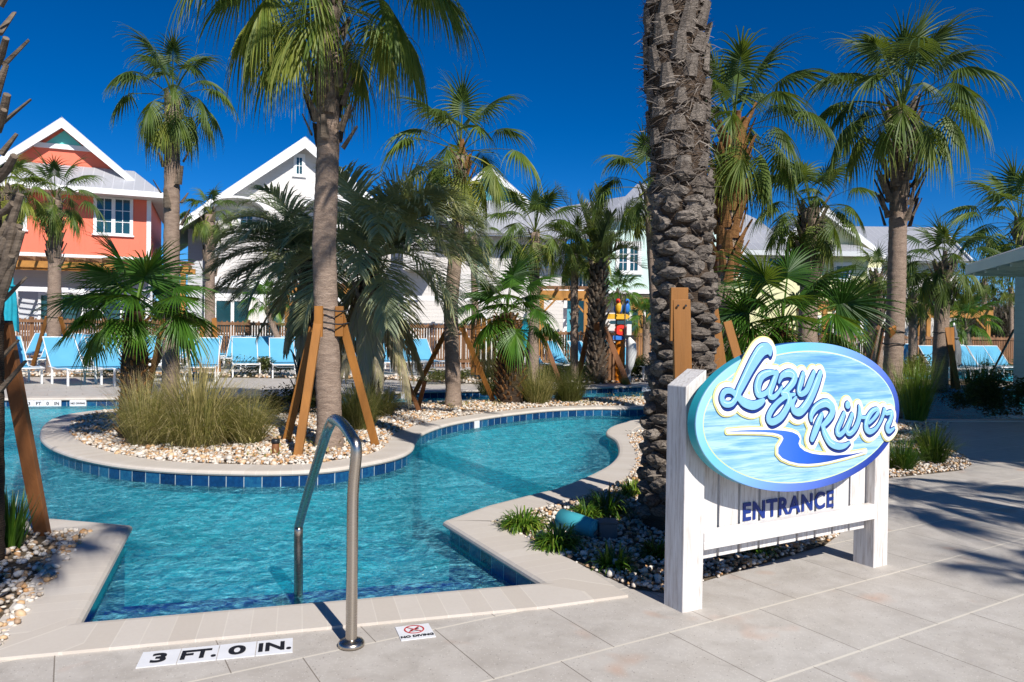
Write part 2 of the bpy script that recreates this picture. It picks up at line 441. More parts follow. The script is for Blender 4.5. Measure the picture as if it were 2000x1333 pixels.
# ------------------------------------------------------------------ mesh builder
class MB:
    def __init__(s): s.v = []; s.f = []; s.t = None; s.al = None
    def tone(s):
        if s.t is None: s.t = []
        return s.t
    def quad(s, a, b, c, d):
        k = len(s.v); s.v += [tuple(a), tuple(b), tuple(c), tuple(d)]; s.f.append((k, k+1, k+2, k+3))
    def poly(s, pts):
        k = len(s.v); s.v += [tuple(p) for p in pts]; s.f.append(tuple(range(k, k+len(pts))))
    def box(s, x0, x1, y0, y1, z0, z1, ax=None, o=(0, 0, 0)):
        P = [(x0, y0, z0), (x1, y0, z0), (x1, y1, z0), (x0, y1, z0), (x0, y0, z1), (x1, y0, z1), (x1, y1, z1), (x0, y1, z1)]
        if ax is not None:
            o = Vector(o); P = [tuple(o + ax[0]*p[0] + ax[1]*p[1] + ax[2]*p[2]) for p in P]
        k = len(s.v); s.v += P
        s.f += [(k, k+3, k+2, k+1), (k+4, k+5, k+6, k+7), (k, k+1, k+5, k+4), (k+1, k+2, k+6, k+5), (k+2, k+3, k+7, k+6), (k+3, k, k+4, k+7)]
    def bar(s, a, b, w, h, up=(0, 0, 1)):
        a = Vector(a); b = Vector(b); d = (b-a); L = d.length; d.normalize(); up = Vector(up)
        x = d.cross(up)
        if x.length < 1e-4: x = d.cross(Vector((1, 0, 0)))
        x.normalize(); z = x.cross(d).normalized()
        s.box(-w/2, w/2, 0, L, -h/2, h/2, (x, d, z), a)
    def tube(s, pts, rs, n=10, cap=True, tone=None):
        pts = [Vector(p) for p in pts]
        if not isinstance(rs, (list, tuple)): rs = [rs]*len(pts)
        k0 = len(s.v); prev = None
        for i, p in enumerate(pts):
            d = (pts[min(i+1, len(pts)-1)] - pts[max(i-1, 0)]).normalized()
            if prev is None:
                x = d.cross(Vector((0, 1, 0)) if abs(d.y) < .9 else Vector((1, 0, 0))).normalized()
            else:
                x = (prev - d*prev.dot(d)).normalized()
            prev = x; y = d.cross(x)
            for j in range(n):
                a = 2*pi*j/n
                q = p + (x*math.cos(a) + y*math.sin(a))*rs[i]
                s.v.append(tuple(q))
                if tone is not None: s.tone().append(tone)
        for i in range(len(pts)-1):
            for j in range(n):
                a = k0+i*n+j; b = k0+i*n+(j+1) % n
                s.f.append((a, b, b+n, a+n))
        if cap:
            s.f.append(tuple(k0+j for j in range(n))[::-1]); e = k0+(len(pts)-1)*n; s.f.append(tuple(e+j for j in range(n)))
    def lathe(s, prof, n=16, c=(0, 0, 0)):
        k0 = len(s.v)
        for r, z in prof:
            for j in range(n):
                a = 2*pi*j/n; s.v.append((c[0]+r*math.cos(a), c[1]+r*math.sin(a), c[2]+z))
        for i in range(len(prof)-1):
            for j in range(n):
                a = k0+i*n+j; b = k0+i*n+(j+1) % n; s.f.append((a, b, b+n, a+n))
        s.f.append(tuple(k0+j for j in range(n))[::-1]); e = k0+(len(prof)-1)*n; s.f.append(tuple(e+j for j in range(n)))
    def ellipsoid(s, c, rx, ry, rz, n=10, m=7):
        s.lathe([(max(1e-3, math.sin(pi*i/m))*1.0, -math.cos(pi*i/m)) for i in range(m+1)], n)
        N = n*(m+1)
        for i in range(len(s.v)-N, len(s.v)):
            x, y, z = s.v[i]; s.v[i] = (c[0]+x*rx, c[1]+y*ry, c[2]+z*rz)
    def build(s, name, mat, parent=None, smooth=False, bevel=0.0):
        me = bpy.data.meshes.new(name); me.from_pydata(s.v, [], s.f)
        if s.t is not None:
            t = s.t + [0.5]*(len(s.v)-len(s.t))
            a = me.attributes.new('tone', 'FLOAT', 'POINT'); a.data.foreach_set('value', np.array(t, dtype=np.float32))
        if s.al is not None:
            a = me.attributes.new('along', 'FLOAT', 'POINT'); a.data.foreach_set('value', np.array(s.al, dtype=np.float32))
        me.materials.append(mat if not isinstance(mat, str) else MT[mat])
        if smooth: me.polygons.foreach_set('use_smooth', [True]*len(me.polygons))
        me.update()
        o = bpy.data.objects.new(name, me); COL.objects.link(o)
        if parent is not None: o.parent = parent
        if bevel:
            b = o.modifiers.new('bevel', 'BEVEL'); b.width = bevel; b.segments = 2; b.limit_method = 'ANGLE'; b.angle_limit = rad(40)
        return o

def tag(o, label=None, cat=None, group=None, kind=None):
    if label: o['label'] = label
    if cat: o['category'] = cat
    if group: o['group'] = group
    if kind: o['kind'] = kind
    return o
def empty(name, loc, label, cat, group=None, rz=0.0):
    o = bpy.data.objects.new(name, None); COL.objects.link(o); o.location = loc; o.rotation_euler = (0, 0, rz)
    o.empty_display_size = .2
    return tag(o, label, cat, group)
def copy_tree(o, parent=None):
    c = o.copy(); COL.objects.link(c); c.parent = parent
    for ch in list(o.children): copy_tree(ch, c)
    return c

def smooth_poly(pts, n=6, closed=True):
    P = [np.array(p[:2], float) for p in pts]; out = []
    N = len(P)
    for i in range(N if closed else N-1):
        if closed: p0, p1, p2, p3 = P[(i-1) % N], P[i], P[(i+1) % N], P[(i+2) % N]
        else: p0, p1, p2, p3 = P[max(i-1, 0)], P[i], P[i+1], P[min(i+2, N-1)]
        for k in range(n):
            t = k/n
            out.append(tuple(.5*((2*p1)+(-p0+p2)*t+(2*p0-5*p1+4*p2-p3)*t*t+(-p0+3*p1-3*p2+p3)*t**3)))
    if not closed: out.append(tuple(P[-1]))
    return out
def area(p): return .5*sum(p[i][0]*p[(i+1) % len(p)][1]-p[(i+1) % len(p)][0]*p[i][1] for i in range(len(p)))
def fill(name, loops, z, mat, extrude=0.0, parent=None, bevel=0.0, plane=None, bres=1):
    """area between closed loops (even-odd), as a mesh"""
    cu = bpy.data.curves.new(name, 'CURVE'); cu.dimensions = '2D'; cu.fill_mode = 'BOTH'
    cu.extrude = extrude; cu.bevel_depth = bevel; cu.bevel_resolution = bres; cu.resolution_u = 1
    for L in loops:
        sp = cu.splines.new('POLY'); sp.points.add(len(L)-1)
        sp.points.foreach_set('co', [c for p in L for c in (p[0], p[1], 0, 1)]); sp.use_cyclic_u = True
    tmp = bpy.data.objects.new('tmp', cu); COL.objects.link(tmp)
    dg = bpy.context.evaluated_depsgraph_get()
    me = bpy.data.meshes.new_from_object(tmp.evaluated_get(dg), depsgraph=dg)
    bpy.data.objects.remove(tmp); bpy.data.curves.remove(cu)
    me.name = name
    n = len(me.vertices); co = np.empty(n*3); me.vertices.foreach_get('co', co); co = co.reshape(-1, 3)
    if plane is not None:      # plane = (origin, axis x, axis y, normal)
        o_, ax, ay, nn = [np.array(q) for q in plane]
        co = o_ + co[:, :1]*ax + co[:, 1:2]*ay + co[:, 2:]*nn
    else: co[:, 2] += z
    me.vertices.foreach_set('co', co.ravel())
    me.materials.clear(); me.materials.append(MT[mat] if isinstance(mat, str) else mat)
    me.update()
    o = bpy.data.objects.new(name, me); COL.objects.link(o)
    if parent is not None: o.parent = parent
    return o
def text_mesh(name, s, size, plane, mat, extrude, parent, offset=0.0, center=True, shear=0, sx=1.0, fit=None, space=1.0):
    cu = bpy.data.curves.new(name, 'FONT'); cu.body = s; cu.size = size; cu.extrude = extrude; cu.offset = offset
    cu.align_x = 'CENTER' if center else 'LEFT'; cu.align_y = 'CENTER'; cu.shear = shear; cu.space_character = space
    tmp = bpy.data.objects.new('tmp', cu); COL.objects.link(tmp)
    dg = bpy.context.evaluated_depsgraph_get()
    me = bpy.data.meshes.new_from_object(tmp.evaluated_get(dg), depsgraph=dg)
    bpy.data.objects.remove(tmp); bpy.data.curves.remove(cu)
    n = len(me.vertices); co = np.empty(n*3); me.vertices.foreach_get('co', co); co = co.reshape(-1, 3)
    if fit: co[:, 0] -= (co[:, 0].max()+co[:, 0].min())/2; sx = fit/(co[:, 0].max()-co[:, 0].min())
    co[:, 0] *= sx
    o_, ax, ay, nn = [np.array(q) for q in plane]
    co = o_ + co[:, :1]*ax + co[:, 1:2]*ay + co[:, 2:]*nn
    me.vertices.foreach_set('co', co.ravel()); me.materials.clear(); me.materials.append(MT[mat]); me.name = name; me.update()
    o = bpy.data.objects.new(name, me); COL.objects.link(o); o.parent = parent
    return o

def offset_poly(P, d, closed=True):
    """d>0 to the left of travel"""
    N = len(P); out = []
    for i in range(N):
        a = Vector(P[(i-1) % N] if closed or i > 0 else P[i]); b = Vector(P[i]); c = Vector(P[(i+1) % N] if closed or i < N-1 else P[i])
        t = Vector((0, 0)); e1 = (b-a); e2 = (c-b)
        n1 = Vector((-e1.y, e1.x)).normalized() if e1.length > 1e-9 else None
        n2 = Vector((-e2.y, e2.x)).normalized() if e2.length > 1e-9 else None
        if n1 is None: n1 = n2
        if n2 is None: n2 = n1
        m = (n1+n2).normalized(); k = d/max(.74, m.dot(n1))
        out.append((b.x+m.x*k, b.y+m.y*k))
    return out
def strip(name, P, sec, mat, closed=True, **kw):
    """sweep a section [(offset, z)...] along plan polyline P; offset>0 to the left"""
    N = len(P); al = [0.0]
    for i in range(1, N+1): al.append(al[-1]+math.dist(P[i-1], P[i % N]))
    mb = MB(); mb.al = []
    cols = [offset_poly(P, o, closed) for o, z in sec]
    M = N+1 if closed else N
    for i in range(M):
        for k, (o, z) in enumerate(sec):
            q = cols[k][i % N]; mb.v.append((q[0], q[1], z)); mb.al.append(al[i])
    K = len(sec)
    for i in range(M-1):
        for k in range(K-1):
            a = i*K+k; mb.f.append((a, a+1, a+1+K, a+K))
    return mb.build(name, mat, smooth=False, **kw)

def inside(pts, poly):
    x, y = pts[:, 0], pts[:, 1]; r = np.zeros(len(pts), bool); n = len(poly)
    for i in range(n):
        x1, y1 = poly[i][:2]; x2, y2 = poly[(i+1) % n][:2]
        if y1 == y2: continue
        c = ((y1 > y) != (y2 > y)) & (x < (x2-x1)*(y-y1)/(y2-y1)+x1)
        r ^= c
    return r

# ------------------------------------------------------------------ plan of the pool (from ground points)
g2 = lambda u, v: tuple(G(u, v))[:2]
NL = g2(140, 1224); NR = g2(1075, 1143); KR = g2(875, 1020); KL = g2(248, 1030)
right_shore = [g2(*p) for p in [(960, 990), (1050, 967), (1100, 954), (1160, 929), (1198, 907), (1213, 885), (1207, 862), (1188, 848), (1196, 836), (1222, 827), (1262, 821)]] + [(3.4, 10.9), (5.96, 11.2), (8.5, 11.6), (12.5, 13.2), (20, 15), (34, 17)]
far_shore = [(34, 30), (22, 28.5), (16, 27), (10.5, 24), (6.5, 20.2), (2.8, 17.4), (0, 15.9), (-2.4, 14.8), (-5, 13.4), (-7.75, 12.6), (-12, 11.9), (-20, 11.5)]
left_shore = [(-20, 5.4), (-9, 4.9), (-5.5, 4.75), g2(100, 1017)]
rs_ = smooth_poly(right_shore, 7, False); fs_ = smooth_poly(far_shore, 6, False); ls_ = smooth_poly(left_shore, 4, False)
OUT = [NL, NR, KR] + rs_ + fs_ + ls_ + [KL]          # counter-clockwise water outline
isl_px = [(83, 848), (92, 865), (118, 880), (165, 895), (235, 908), (330, 917), (430, 921), (540, 922), (640, 917), (715, 905), (770, 893), (798, 880), (808, 863), (822, 847), (868, 830), (930, 818), (1000, 808), (1080, 800), (1160, 797), (1260, 796)]
ISL = [g2(*p) for p in isl_px] + [(5, 14.2), (8.5, 17.6), (11.5, 18.9), (14, 20.2), (14.6, 21.3), (13, 22.2), (9.5, 20.9), (6, 17.2), (4, 15.3), (2.4, 14.5), (0.5, 13.9), (-1.5, 12.9), (-3.6, 11.8), (-5.2, 11.6), (-6.0, 11.0)] + [g2(128, 812), g2(94, 827)]
ISL = smooth_poly(ISL, 5, True)
if area(ISL) < 0: ISL.reverse()
def densify(P, m=.14):
    o = []
    for i in range(len(P)):
        a, b = P[i], P[(i+1) % len(P)]; n = max(1, int(math.dist(a, b)/m)) if max(abs(a[0]), abs(b[0])) < 12 else 1
        o += [(a[0]+(b[0]-a[0])*k/n, a[1]+(b[1]-a[1])*k/n) for k in range(n)]
    return o
OUT = densify(OUT); ISL = densify(ISL)

big = [(-400, -120), (400, -120), (400, 900), (-400, 900)]
near_deck = [(-45, -25), (60, -25), (60, 31), (-45, 31)]
tag(fill('ground', [big, OUT], -.03, 'grass_ground'), kind='structure')
tag(fill('pool_deck', [near_deck, OUT], 0.0, 'deck'), kind='structure')
ZW = -.13
def pool_walls(name, P, sgn):
    a = strip(name+'_tile_band', P, [(sgn*.012, -.03), (sgn*.012, -.19)], 'tile'); tag(a, kind='structure')
    b = strip(name+'_wall', P, [(sgn*.010, -.18), (sgn*.010, -1.2)], 'plaster'); tag(b, kind='structure')
pool_walls('pool', OUT, -1)
pool_walls('island', ISL, -1)
# coping stones: bull-nosed ledge; left of travel is water for OUT (ccw), land for ISL
cw = .29
secO = [(.022, -.032), (.030, -.018), (.026, -.004), (.012, .008), (-.02, .012), (-cw, .012), (-cw, -.02)]
tag(strip('pool_coping', OUT, secO, 'coping'), kind='structure')
secI = [(-.022, -.032), (-.030, -.018), (-.026, -.004), (-.012, .008), (.02, .012), (cw, .012), (cw, -.02)]
tag(strip('island_coping', ISL, secI, 'coping'), kind='structure')
isl_in = offset_poly(ISL, cw-.01)
tag(fill('island_ground', [isl_in], .0, 'soil'), kind='structure')
mb = MB(); mb.poly([(-60, -3, -1.05), (60, -3, -1.05), (60, 45, -1.05), (-60, 45, -1.05)])
tag(mb.build('pool_floor', 'plaster'), kind='structure')
tag(fill('water', [offset_poly(OUT, .0)], ZW, 'water'), kind='structure')
# entry steps under water along the near edge
e = (Vector(NR)-Vector(NL)).normalized(); en = Vector((-e.y, e.x)); Le = (Vector(NR)-Vector(NL)).length
mbs = MB(); mbt = MB(); mbt.al = []
for w0, w1, z in [(0, .90, -.27), (.90, 1.55, -.48), (1.55, 2.1, -.76)]:
    ax = (Vector((e.x, e.y, 0)), Vector((en.x, en.y, 0)), Vector((0, 0, 1))); o = (NL[0], NL[1], 0)
    x0 = -.36*w1; x1 = Le-.14*w1+.4
    mbs.box(-.35, Le+.3, 0 if w0 == 0 else w0-.002, w1, -1.06, z, ax, o)
    k = len(mbt.v); mbt.box(-.34, Le+.28, w1-.32, w1+.008, z-.07, z+.006, ax, o)
    mbt.al += [q*.07 for q in (0, 40, 40, 0, 0, 40, 40, 0)]
tag(mbs.build('pool_steps', 'plaster'), kind='structure')
def stepblue():
    t = NT('step_edge_tile'); n = t.noise(t.pos(), 30, 2)
    t.bsdf(t.mix(n, (.004, .05, .50), (.012, .13, .85)), .3); return t.m
tag(mbt.build('step_edge_tiles', stepblue()), kind='structure')

# planting beds cut into the deck (sheets just above it)
bedR = [g2(*p) for p in [(958, 1022), (1000, 1012), (1100, 985), (1175, 965), (1222, 940), (1243, 905), (1240, 880), (1228, 862), (1225, 850), (1250, 842), (1290, 836)]] + [(3.4, 9.9), (4.9, 10.6), (6.4, 10.75)] + \
       [g2(*p) for p in [(1850, 838), (1820, 846), (1800, 858), (1850, 874), (1885, 893), (1899, 908), (1880, 919), (1820, 926), (1740, 934), (1690, 960), (1640, 1045), (1612, 1066), (1520, 1094), (1375, 1137), (1300, 1160), (1238, 1152)]]
bedL = [g2(177, 1042), g2(10, 1262), g2(-60, 1300), (-2.6, 2.2), (-6, 2.2), (-7, 3.5), (-6, 4.3), g2(100, 1036)]
bedF1 = [(-26, 17.2), (-12, 17.6), (-8, 18.4), (-3.2, 18.5), (-1.2, 17.6), (.5, 16.9), (2.2, 18.1), (5, 20.3), (9, 23.3), (9, 24.4), (4, 21.2), (.5, 20.1), (-3, 19.6), (-8, 19.8), (-14, 19.4), (-26, 19.2)]
bedB = [(-40, 27), (40, 34), (40, 60), (-40, 60)]
for nm, b, z in (('planting_bed', bedR, .004), ('planting_bed', bedL, .004), ('planting_bed', bedF1, .004)):
    tag(fill(nm, [b], z, 'soil'), kind='structure')
tag(fill('back_lawn', [bedB], .005, 'grass_ground'), kind='structure')

# ------------------------------------------------------------------ gravel
def pebbles(name, poly, n, size, z=0.0, yfar=None, seed=1, thin=None, label=None, avoid=None):
    rg = np.random.default_rng(seed)
    xs = [p[0] for p in poly]; ys = [p[1] for p in poly]
    y1 = max(ys) if yfar is None else min(max(ys), yfar)
    pts = np.empty((0, 2))
    while len(pts) < n:
        q = np.column_stack([rg.uniform(min(xs), max(xs), n*2), rg.uniform(min(ys), y1, n*2)])
        q = q[inside(q, poly)]
        if thin is not None: q = q[rg.random(len(q)) < thin(q)]
        pts = np.vstack([pts, q])
    pts = pts[:n]
    # low icosphere
    import bmesh
    bm = bmesh.new(); bmesh.ops.create_icosphere(bm, subdivisions=1, radius=1)
    bv = np.array([v.co[:] for v in bm.verts]); bf = np.array([[v.index for v in f.verts] for f in bm.faces]); bm.free()
    nv, nf = len(bv), len(bf)
    s = rg.uniform(size[0], size[1], n)*(1+.6*(rg.random(n) > .93))
    sc = np.column_stack([s, s*rg.uniform(.6, .95, n), s*rg.uniform(.42, .8, n)])
    jit = 1+rg.normal(0, .10, (n, nv, 1))
    V = bv[None]*jit*sc[:, None]
    ang = rg.uniform(0, 2*pi, n); tl = rg.normal(0, .45, n)
    c, sn = np.cos(tl)[:, None], np.sin(tl)[:, None]
    y, zz = V[..., 1]*c-V[..., 2]*sn, V[..., 1]*sn+V[..., 2]*c
    c, sn = np.cos(ang)[:, None], np.sin(ang)[:, None]
    x2, y2 = V[..., 0]*c-y*sn, V[..., 0]*sn+y*c
    lay = rg.random(n)
    V = np.stack([x2+pts[:, :1], y2+pts[:, 1:2], zz+z+(sc[:, 2]*.6+lay*size[1]*.9)[:, None]], -1)
    Fc = bf[None]+(np.arange(n)*nv)[:, None, None]
    me = bpy.data.meshes.new(name)
    me.vertices.add(n*nv); me.vertices.foreach_set('co', V.astype(np.float32).ravel())
    me.loops.add(n*nf*3); me.loops.foreach_set('vertex_index', Fc.astype(np.int32).ravel())
    me.polygons.add(n*nf); me.polygons.foreach_set('loop_start', np.arange(0, n*nf*3, 3, dtype=np.int32))
    me.polygons.foreach_set('use_smooth', np.ones(n*nf, bool))
    a = me.attributes.new('tone', 'FLOAT', 'POINT'); a.data.foreach_set('value', np.repeat(rg.random(n), nv).astype(np.float32))
    me.update(calc_edges=True); me.validate()
    me.materials.append(MT['pebble'])
    o = bpy.data.objects.new(name, me); COL.objects.link(o)
    return tag(o, label, 'gravel', None, 'stuff')
pebbles('gravel', bedL, 9500, (.009, .020), .0, 4.9, 3, label='white and amber river pebbles in the bed by the leaning plank')
pebbles('gravel', bedR, 27000, (.008, .018), .0, 11, 4, label='white and amber river pebbles around the thick palm trunk and under the sign')
pebbles('gravel', isl_in, 26000, (.012, .027), .0, 14.5, 5, thin=lambda q: np.clip(1.25-(q[:, 1]-6.6)/7.5, .16, 1), label='pale river pebbles covering the island between the grasses')
pebbles('gravel', bedF1, 5000, (.025, .05), .0, 21, 6, label='pale pebbles in the bed beyond the back channel')

# ------------------------------------------------------------------ plants
UP = Vector((0, 0, 1))
def dirv(az, el): return Vector((math.cos(az)*math.cos(el), math.sin(az)*math.cos(el), math.sin(el)))
def ribbon(mb, o, d, L, w, nseg, droop, tone, nrm=None, prof=None, fold=.35, power=1.6, kick=None):
    """leaflet: bends towards the ground as it goes out"""
    T = mb.tone(); p = Vector(o); k0 = len(mb.v); dk = Vector(d)
    if nrm is None: nrm = UP
    for i in range(nseg+1):
        t = i/nseg
        if i:
            g = droop*((t)**power)
            dk = (dk*(1) + Vector((0, 0, -g))).normalized()
            p = p + dk*(L/nseg)
        side = dk.cross(nrm)
        if side.length < 1e-3: side = dk.cross(Vector((1, .3, 0)))
        side.normalize(); nn = side.cross(dk)
        ww = w*(prof[i] if prof else math.sin(pi*(.12+.88*(1-t))**.8))
        mb.v += [tuple(p-side*ww), tuple(p-nn*ww*fold), tuple(p+side*ww)]
        T += [tone, max(0, tone-.08), tone] if i < nseg else [tone+.3]*3
        if i:
            a = k0+3*(i-1)
            mb.f += [(a, a+1, a+4, a+3), (a+1, a+2, a+5, a+4)]
PROF4 = [.35, .9, .5, .22, .04]
PROF5 = [.35, .9, .62, .36, .17, .03]
PROFY = [.35, 1, 1.05, .72, .36, .04]
def fan_frond(mb, o, az, el, Lp, R, nl, droop, tone, rg, sp=rad(122), cup=.35, twist=0.0, seg=5, costa=.42, wide=False):
    f = dirv(az, el); s = Vector((-math.sin(az), math.cos(az), 0)); n = s.cross(f)*-1
    if n.z < 0 and abs(el) < pi/2: n = -n
    if twist:
        q = Matrix.Rotation(twist, 3, f); s = q @ s; n = q @ n
    T = mb.tone(); p = Vector(o); k0 = len(mb.v); d = Vector(f); N = 4; w = .016*R+.006
    for i in range(N+1):
        if i: d = (d+Vector((0, 0, -.09*droop))).normalized(); p = p+d*Lp/N
        mb.v += [tuple(p-s*w), tuple(p-n*w*.8), tuple(p+s*w)]; T += [tone+.22]*3; w *= .88
        if i: a = k0+3*(i-1); mb.f += [(a, a+1, a+4, a+3), (a+1, a+2, a+5, a+4), (a, a+3, a+5, a+2)]
    f = d; n = (n-f*n.dot(f)).normalized()
    # costa
    cpts = [Vector(p)]; dd = Vector(f)
    for i in range(5):
        dd = (dd+Vector((0, 0, -.16*droop))-n*.03).normalized(); cpts.append(cpts[-1]+dd*R*costa/5)
    for i in range(nl):
        th = -sp+2*sp*(i+.5)/nl; u = 1-abs(th)/sp; k = u*5; a = int(min(4, k)); o2 = cpts[a].lerp(cpts[a+1], k-a)
        fd = (cpts[a+1]-cpts[a]).normalized()
        dr = (fd*math.cos(th)+s*math.sin(th)-n*(cup*abs(math.sin(th))+rg.uniform(-.05, .10))).normalized()
        L = R*(.62+.32*math.sqrt(u))*(1+rg.uniform(-.16, .10))
        nn = (n+s*math.sin(th)*cup).normalized()
        ribbon(mb, o2, dr, L, .36*R*(sp/nl)*1.05, seg, droop*(.45+.42*rg.random()), tone+rg.uniform(-.09, .09), nn, PROFY if wide else PROF5 if seg == 5 else PROF4, .5, 1.7)
def fan_crown(mb, o, R, nf, nl, rg, young=False, droop=1.0, seg=5, tone0=.18, dead=0, spread=1.0):
    ga = 2.39996; a0 = rg.uniform(0, 6)
    for i in range(nf):
        t = (i+.5)/nf          # 0 newest
        el = rad(86-(138*t**.85)*spread if not young else 84-80*t*spread)+rg.uniform(-.09, .09)
        az = a0+i*ga+rg.uniform(-.15, .15)
        Lp = R*(.52+.22*math.sin(pi*min(1, t*1.2)))*rg.uniform(.85, 1.15)
        fan_frond(mb, Vector(o)+Vector((0, 0, .06*R*(1-2*t))), az, el, Lp, R*rg.uniform(.62, .74), nl, droop*(.35+1.0*t), tone0+.34*t**2+rg.uniform(-.08, .1), rg, cup=.25+.35*t, twist=rg.uniform(-.5, .5), seg=seg)
    for i in range(dead):
        fan_frond(mb, Vector(o)-Vector((0, 0, .1*R)), rg.uniform(0, 6.28), rad(-62)+rg.uniform(-.2, .1), R*.4, R*.62, nl, 1.6, .85, rg, cup=.8, seg=seg)
def trunk_tube(mb, pts, rs, n=16, ring=.02, step=.03, rg=RNG):
    """tapered, ring-scarred stem through pts"""
    P = [Vector(p) for p in pts]; L = sum((P[i+1]-P[i]).length for i in range(len(P)-1)); m = max(6, int(L/step))
    ds = [0]
    for i in range(len(P)-1): ds.append(ds[-1]+(P[i+1]-P[i]).length)
    q = []; rr = []
    for k in range(m+1):
        s = L*k/m; i = max(j for j in range(len(ds)-1) if ds[j] <= s+1e-9); t = (s-ds[i])/(ds[i+1]-ds[i])
        t2 = t*t*(3-2*t)
        q.append(P[i].lerp(P[i+1], t)); rr.append((rs[i]+(rs[i+1]-rs[i])*t2)*(1+rg.uniform(-ring, ring)))
    mb.tube(q, rr, n)
def boot(mb, o, az, el, L, w, th, split=False, curl=.0, tip=.55):
    """a cut leaf base: broad at the trunk, tapering outward"""
    d = dirv(az, el); s = Vector((-math.sin(az), math.cos(az), 0)); n = d.cross(s)
    k0 = len(mb.v); N = 3
    for i in range(N+1):
        t = i/N; c = Vector(o)+d*L*t+Vector((math.cos(az), math.sin(az), 0))*curl*t*t
        ww = w*(1-(1-tip)*t); hh = th*(1-.45*t)
        mb.v += [tuple(c-s*ww), tuple(c-s*ww*.45-n*hh), tuple(c+s*ww*.45-n*hh), tuple(c+s*ww), tuple(c+n*hh*.3)]
        if i:
            a = k0+5*(i-1)
            for j in range(5):
                b = (j+1) % 5; mb.f.append((a+j, a+b, a+5+b, a+5+j))
    a = k0+5*N; mb.f.append((a, a+1, a+2, a+3, a+4)); mb.f.append((k0+4, k0+3, k0+2, k0+1, k0))
def boots(mb, base, z0, z1, r, n, L, w, rg, el=62, th=.02, tip=.5, top=None):
    for i in range(n):
        t = i/n; az = i*2.39996+rg.uniform(-.1, .1); z = z0+(z1-z0)*t
        cx = base[0]+(top[0]-base[0])*t if top else base[0]; cy = base[1]+(top[1]-base[1])*t if top else base[1]
        rr = r(t) if callable(r) else r
        boot(mb, (cx+math.cos(az)*rr*.86, cy+math.sin(az)*rr*.86, z), az, rad(el+rg.uniform(-9, 9)), L*rg.uniform(.7, 1.2), w*rg.uniform(.8, 1.15), th, tip=tip, curl=.0)

def sabal(label, base_px, hub_px, rpx, tw_px, kind='sabal', boot_px=None, nf=26, nl=26, seg=5, seed=0, leaf='fan_leaf', bootm='boot', group='fan palms around the pool', base_y=None,
          droop=1.0, lean_px=None, nboot=34, tone0=.16, dead=0, flare=1.35, name='fan_palm', bl=1.0, spread=.88, trunkm='trunk'):
    rg = random.Random(seed*31+5)
    if base_y is not None: B = D(base_px[0], base_px[1], base_y); B.z = 0
    else: B = G(*base_px)
    y = B.y; Hh = D(hub_px[0], hub_px[1], y); k = y/FPX; R = rpx*k*(.80 if y < 16 else .96); nf = nf if y < 16 else int(nf*1.25); r = tw_px*k/2
    root = empty(name, B, label, 'palm tree', group)
    h = Hh-B; o = Vector((0, 0, 0))
    mid = Vector((h.x*.45, 0, h.z*.5))
    if lean_px is not None: mid = D(lean_px[0], lean_px[1], y)-B
    bz = h.z*.86 if boot_px is None else (D(hub_px[0], boot_px, y).z)
    mb = MB(); tb = (bz/h.z)
    pb = Vector((h.x*tb, 0, bz))
    trunk_tube(mb, [(0, 0, -.05), (0, 0, .25), mid if mid.z < bz-.2 else pb*.6, pb, h], [r*1.28, r*1.08, r, r*.95, r*.95], 14 if y < 14 else 10, .03, .035 if y < 14 else .08, rg)
    mb.build('trunk', trunkm, root, smooth=True)
    if nboot:
        mb = MB()
        boots(mb, (pb.x, 0), bz, h.z+.02, lambda t: r*(1.0+(flare-1)*math.sin(pi*min(1, .25+t*.7))), nboot, r*2.3*bl, r*.52, rg, 66, r*.16, .42, top=(h.x, 0))
        mb.build('leaf_bases', bootm, root)
    mb = MB()
    fan_crown(mb, h, R, nf, nl, rg, droop=droop, seg=seg, tone0=tone0, dead=dead, spread=spread, young=(kind == 'young'))
    mb.build('crown', leaf, root)
    return root, B, h, r

# near and middle fan palms
P2 = sabal('tall fan palm strapped between orange planks, its crown cut by the top of the photo', (643, 878), (640, 5), 295, 46, boot_px=290, nf=40, nl=40, seed=2, nboot=46, flare=1.6, droop=1.35, spread=.68, lean_px=(633, 480), dead=0, tone0=.24)
P1 = sabal('fan palm with a drooping round crown standing right of the coral house', (333, 801), (337, 192), 128, 30, boot_px=440, nf=30, nl=28, seed=3, droop=1.5, nboot=16, flare=1.5)
P3 = sabal('fan palm in front of the teal gable, orange scarred wood under its open crown', (885, 795), (900, 300), 158, 28, boot_px=430, nf=26, nl=30, seed=4, bootm='boot_orange', droop=1.25, nboot=24, tone0=.24, lean_px=(880, 600))
P4 = sabal('small fan palm in front of the coral house wall, between two leaning planks', (105, 735), (108, 388), 78, 24, boot_px=520, nf=20, nl=24, seed=5, base_y=18.6, nboot=40, flare=1.1, bl=.7)
P5 = sabal('small fan palm against the shaded side of the white gable house', (410, 728), (410, 420), 54, 20, boot_px=560, nf=18, nl=20, seed=6, base_y=21, nboot=20, droop=1.5, seg=4)
P6 = sabal('bright green fan palm in front of the white lap-sided wall, right of the teal gable', (1042, 733), (1045, 455), 88, 20, boot_px=600, nf=22, nl=26, seed=7, base_y=17.0, nboot=26, flare=1.15, bl=.7)
P7 = sabal('slender fan palm before the teal balcony recess, left of the feather palm', (1122, 722), (1122, 490), 66, 15, boot_px=640, nf=18, nl=22, seed=8, base_y=18.5, nboot=26, flare=1.1, bl=.7, bootm='tan_boot', droop=1.3)
P8 = sabal('little fan palm crown close above the pindo palm, behind the orange-scarred trunk', (930, 720), (925, 462), 48, 14, nf=16, nl=20, seed=9, base_y=21, droop=1.4, seg=4, nboot=14)
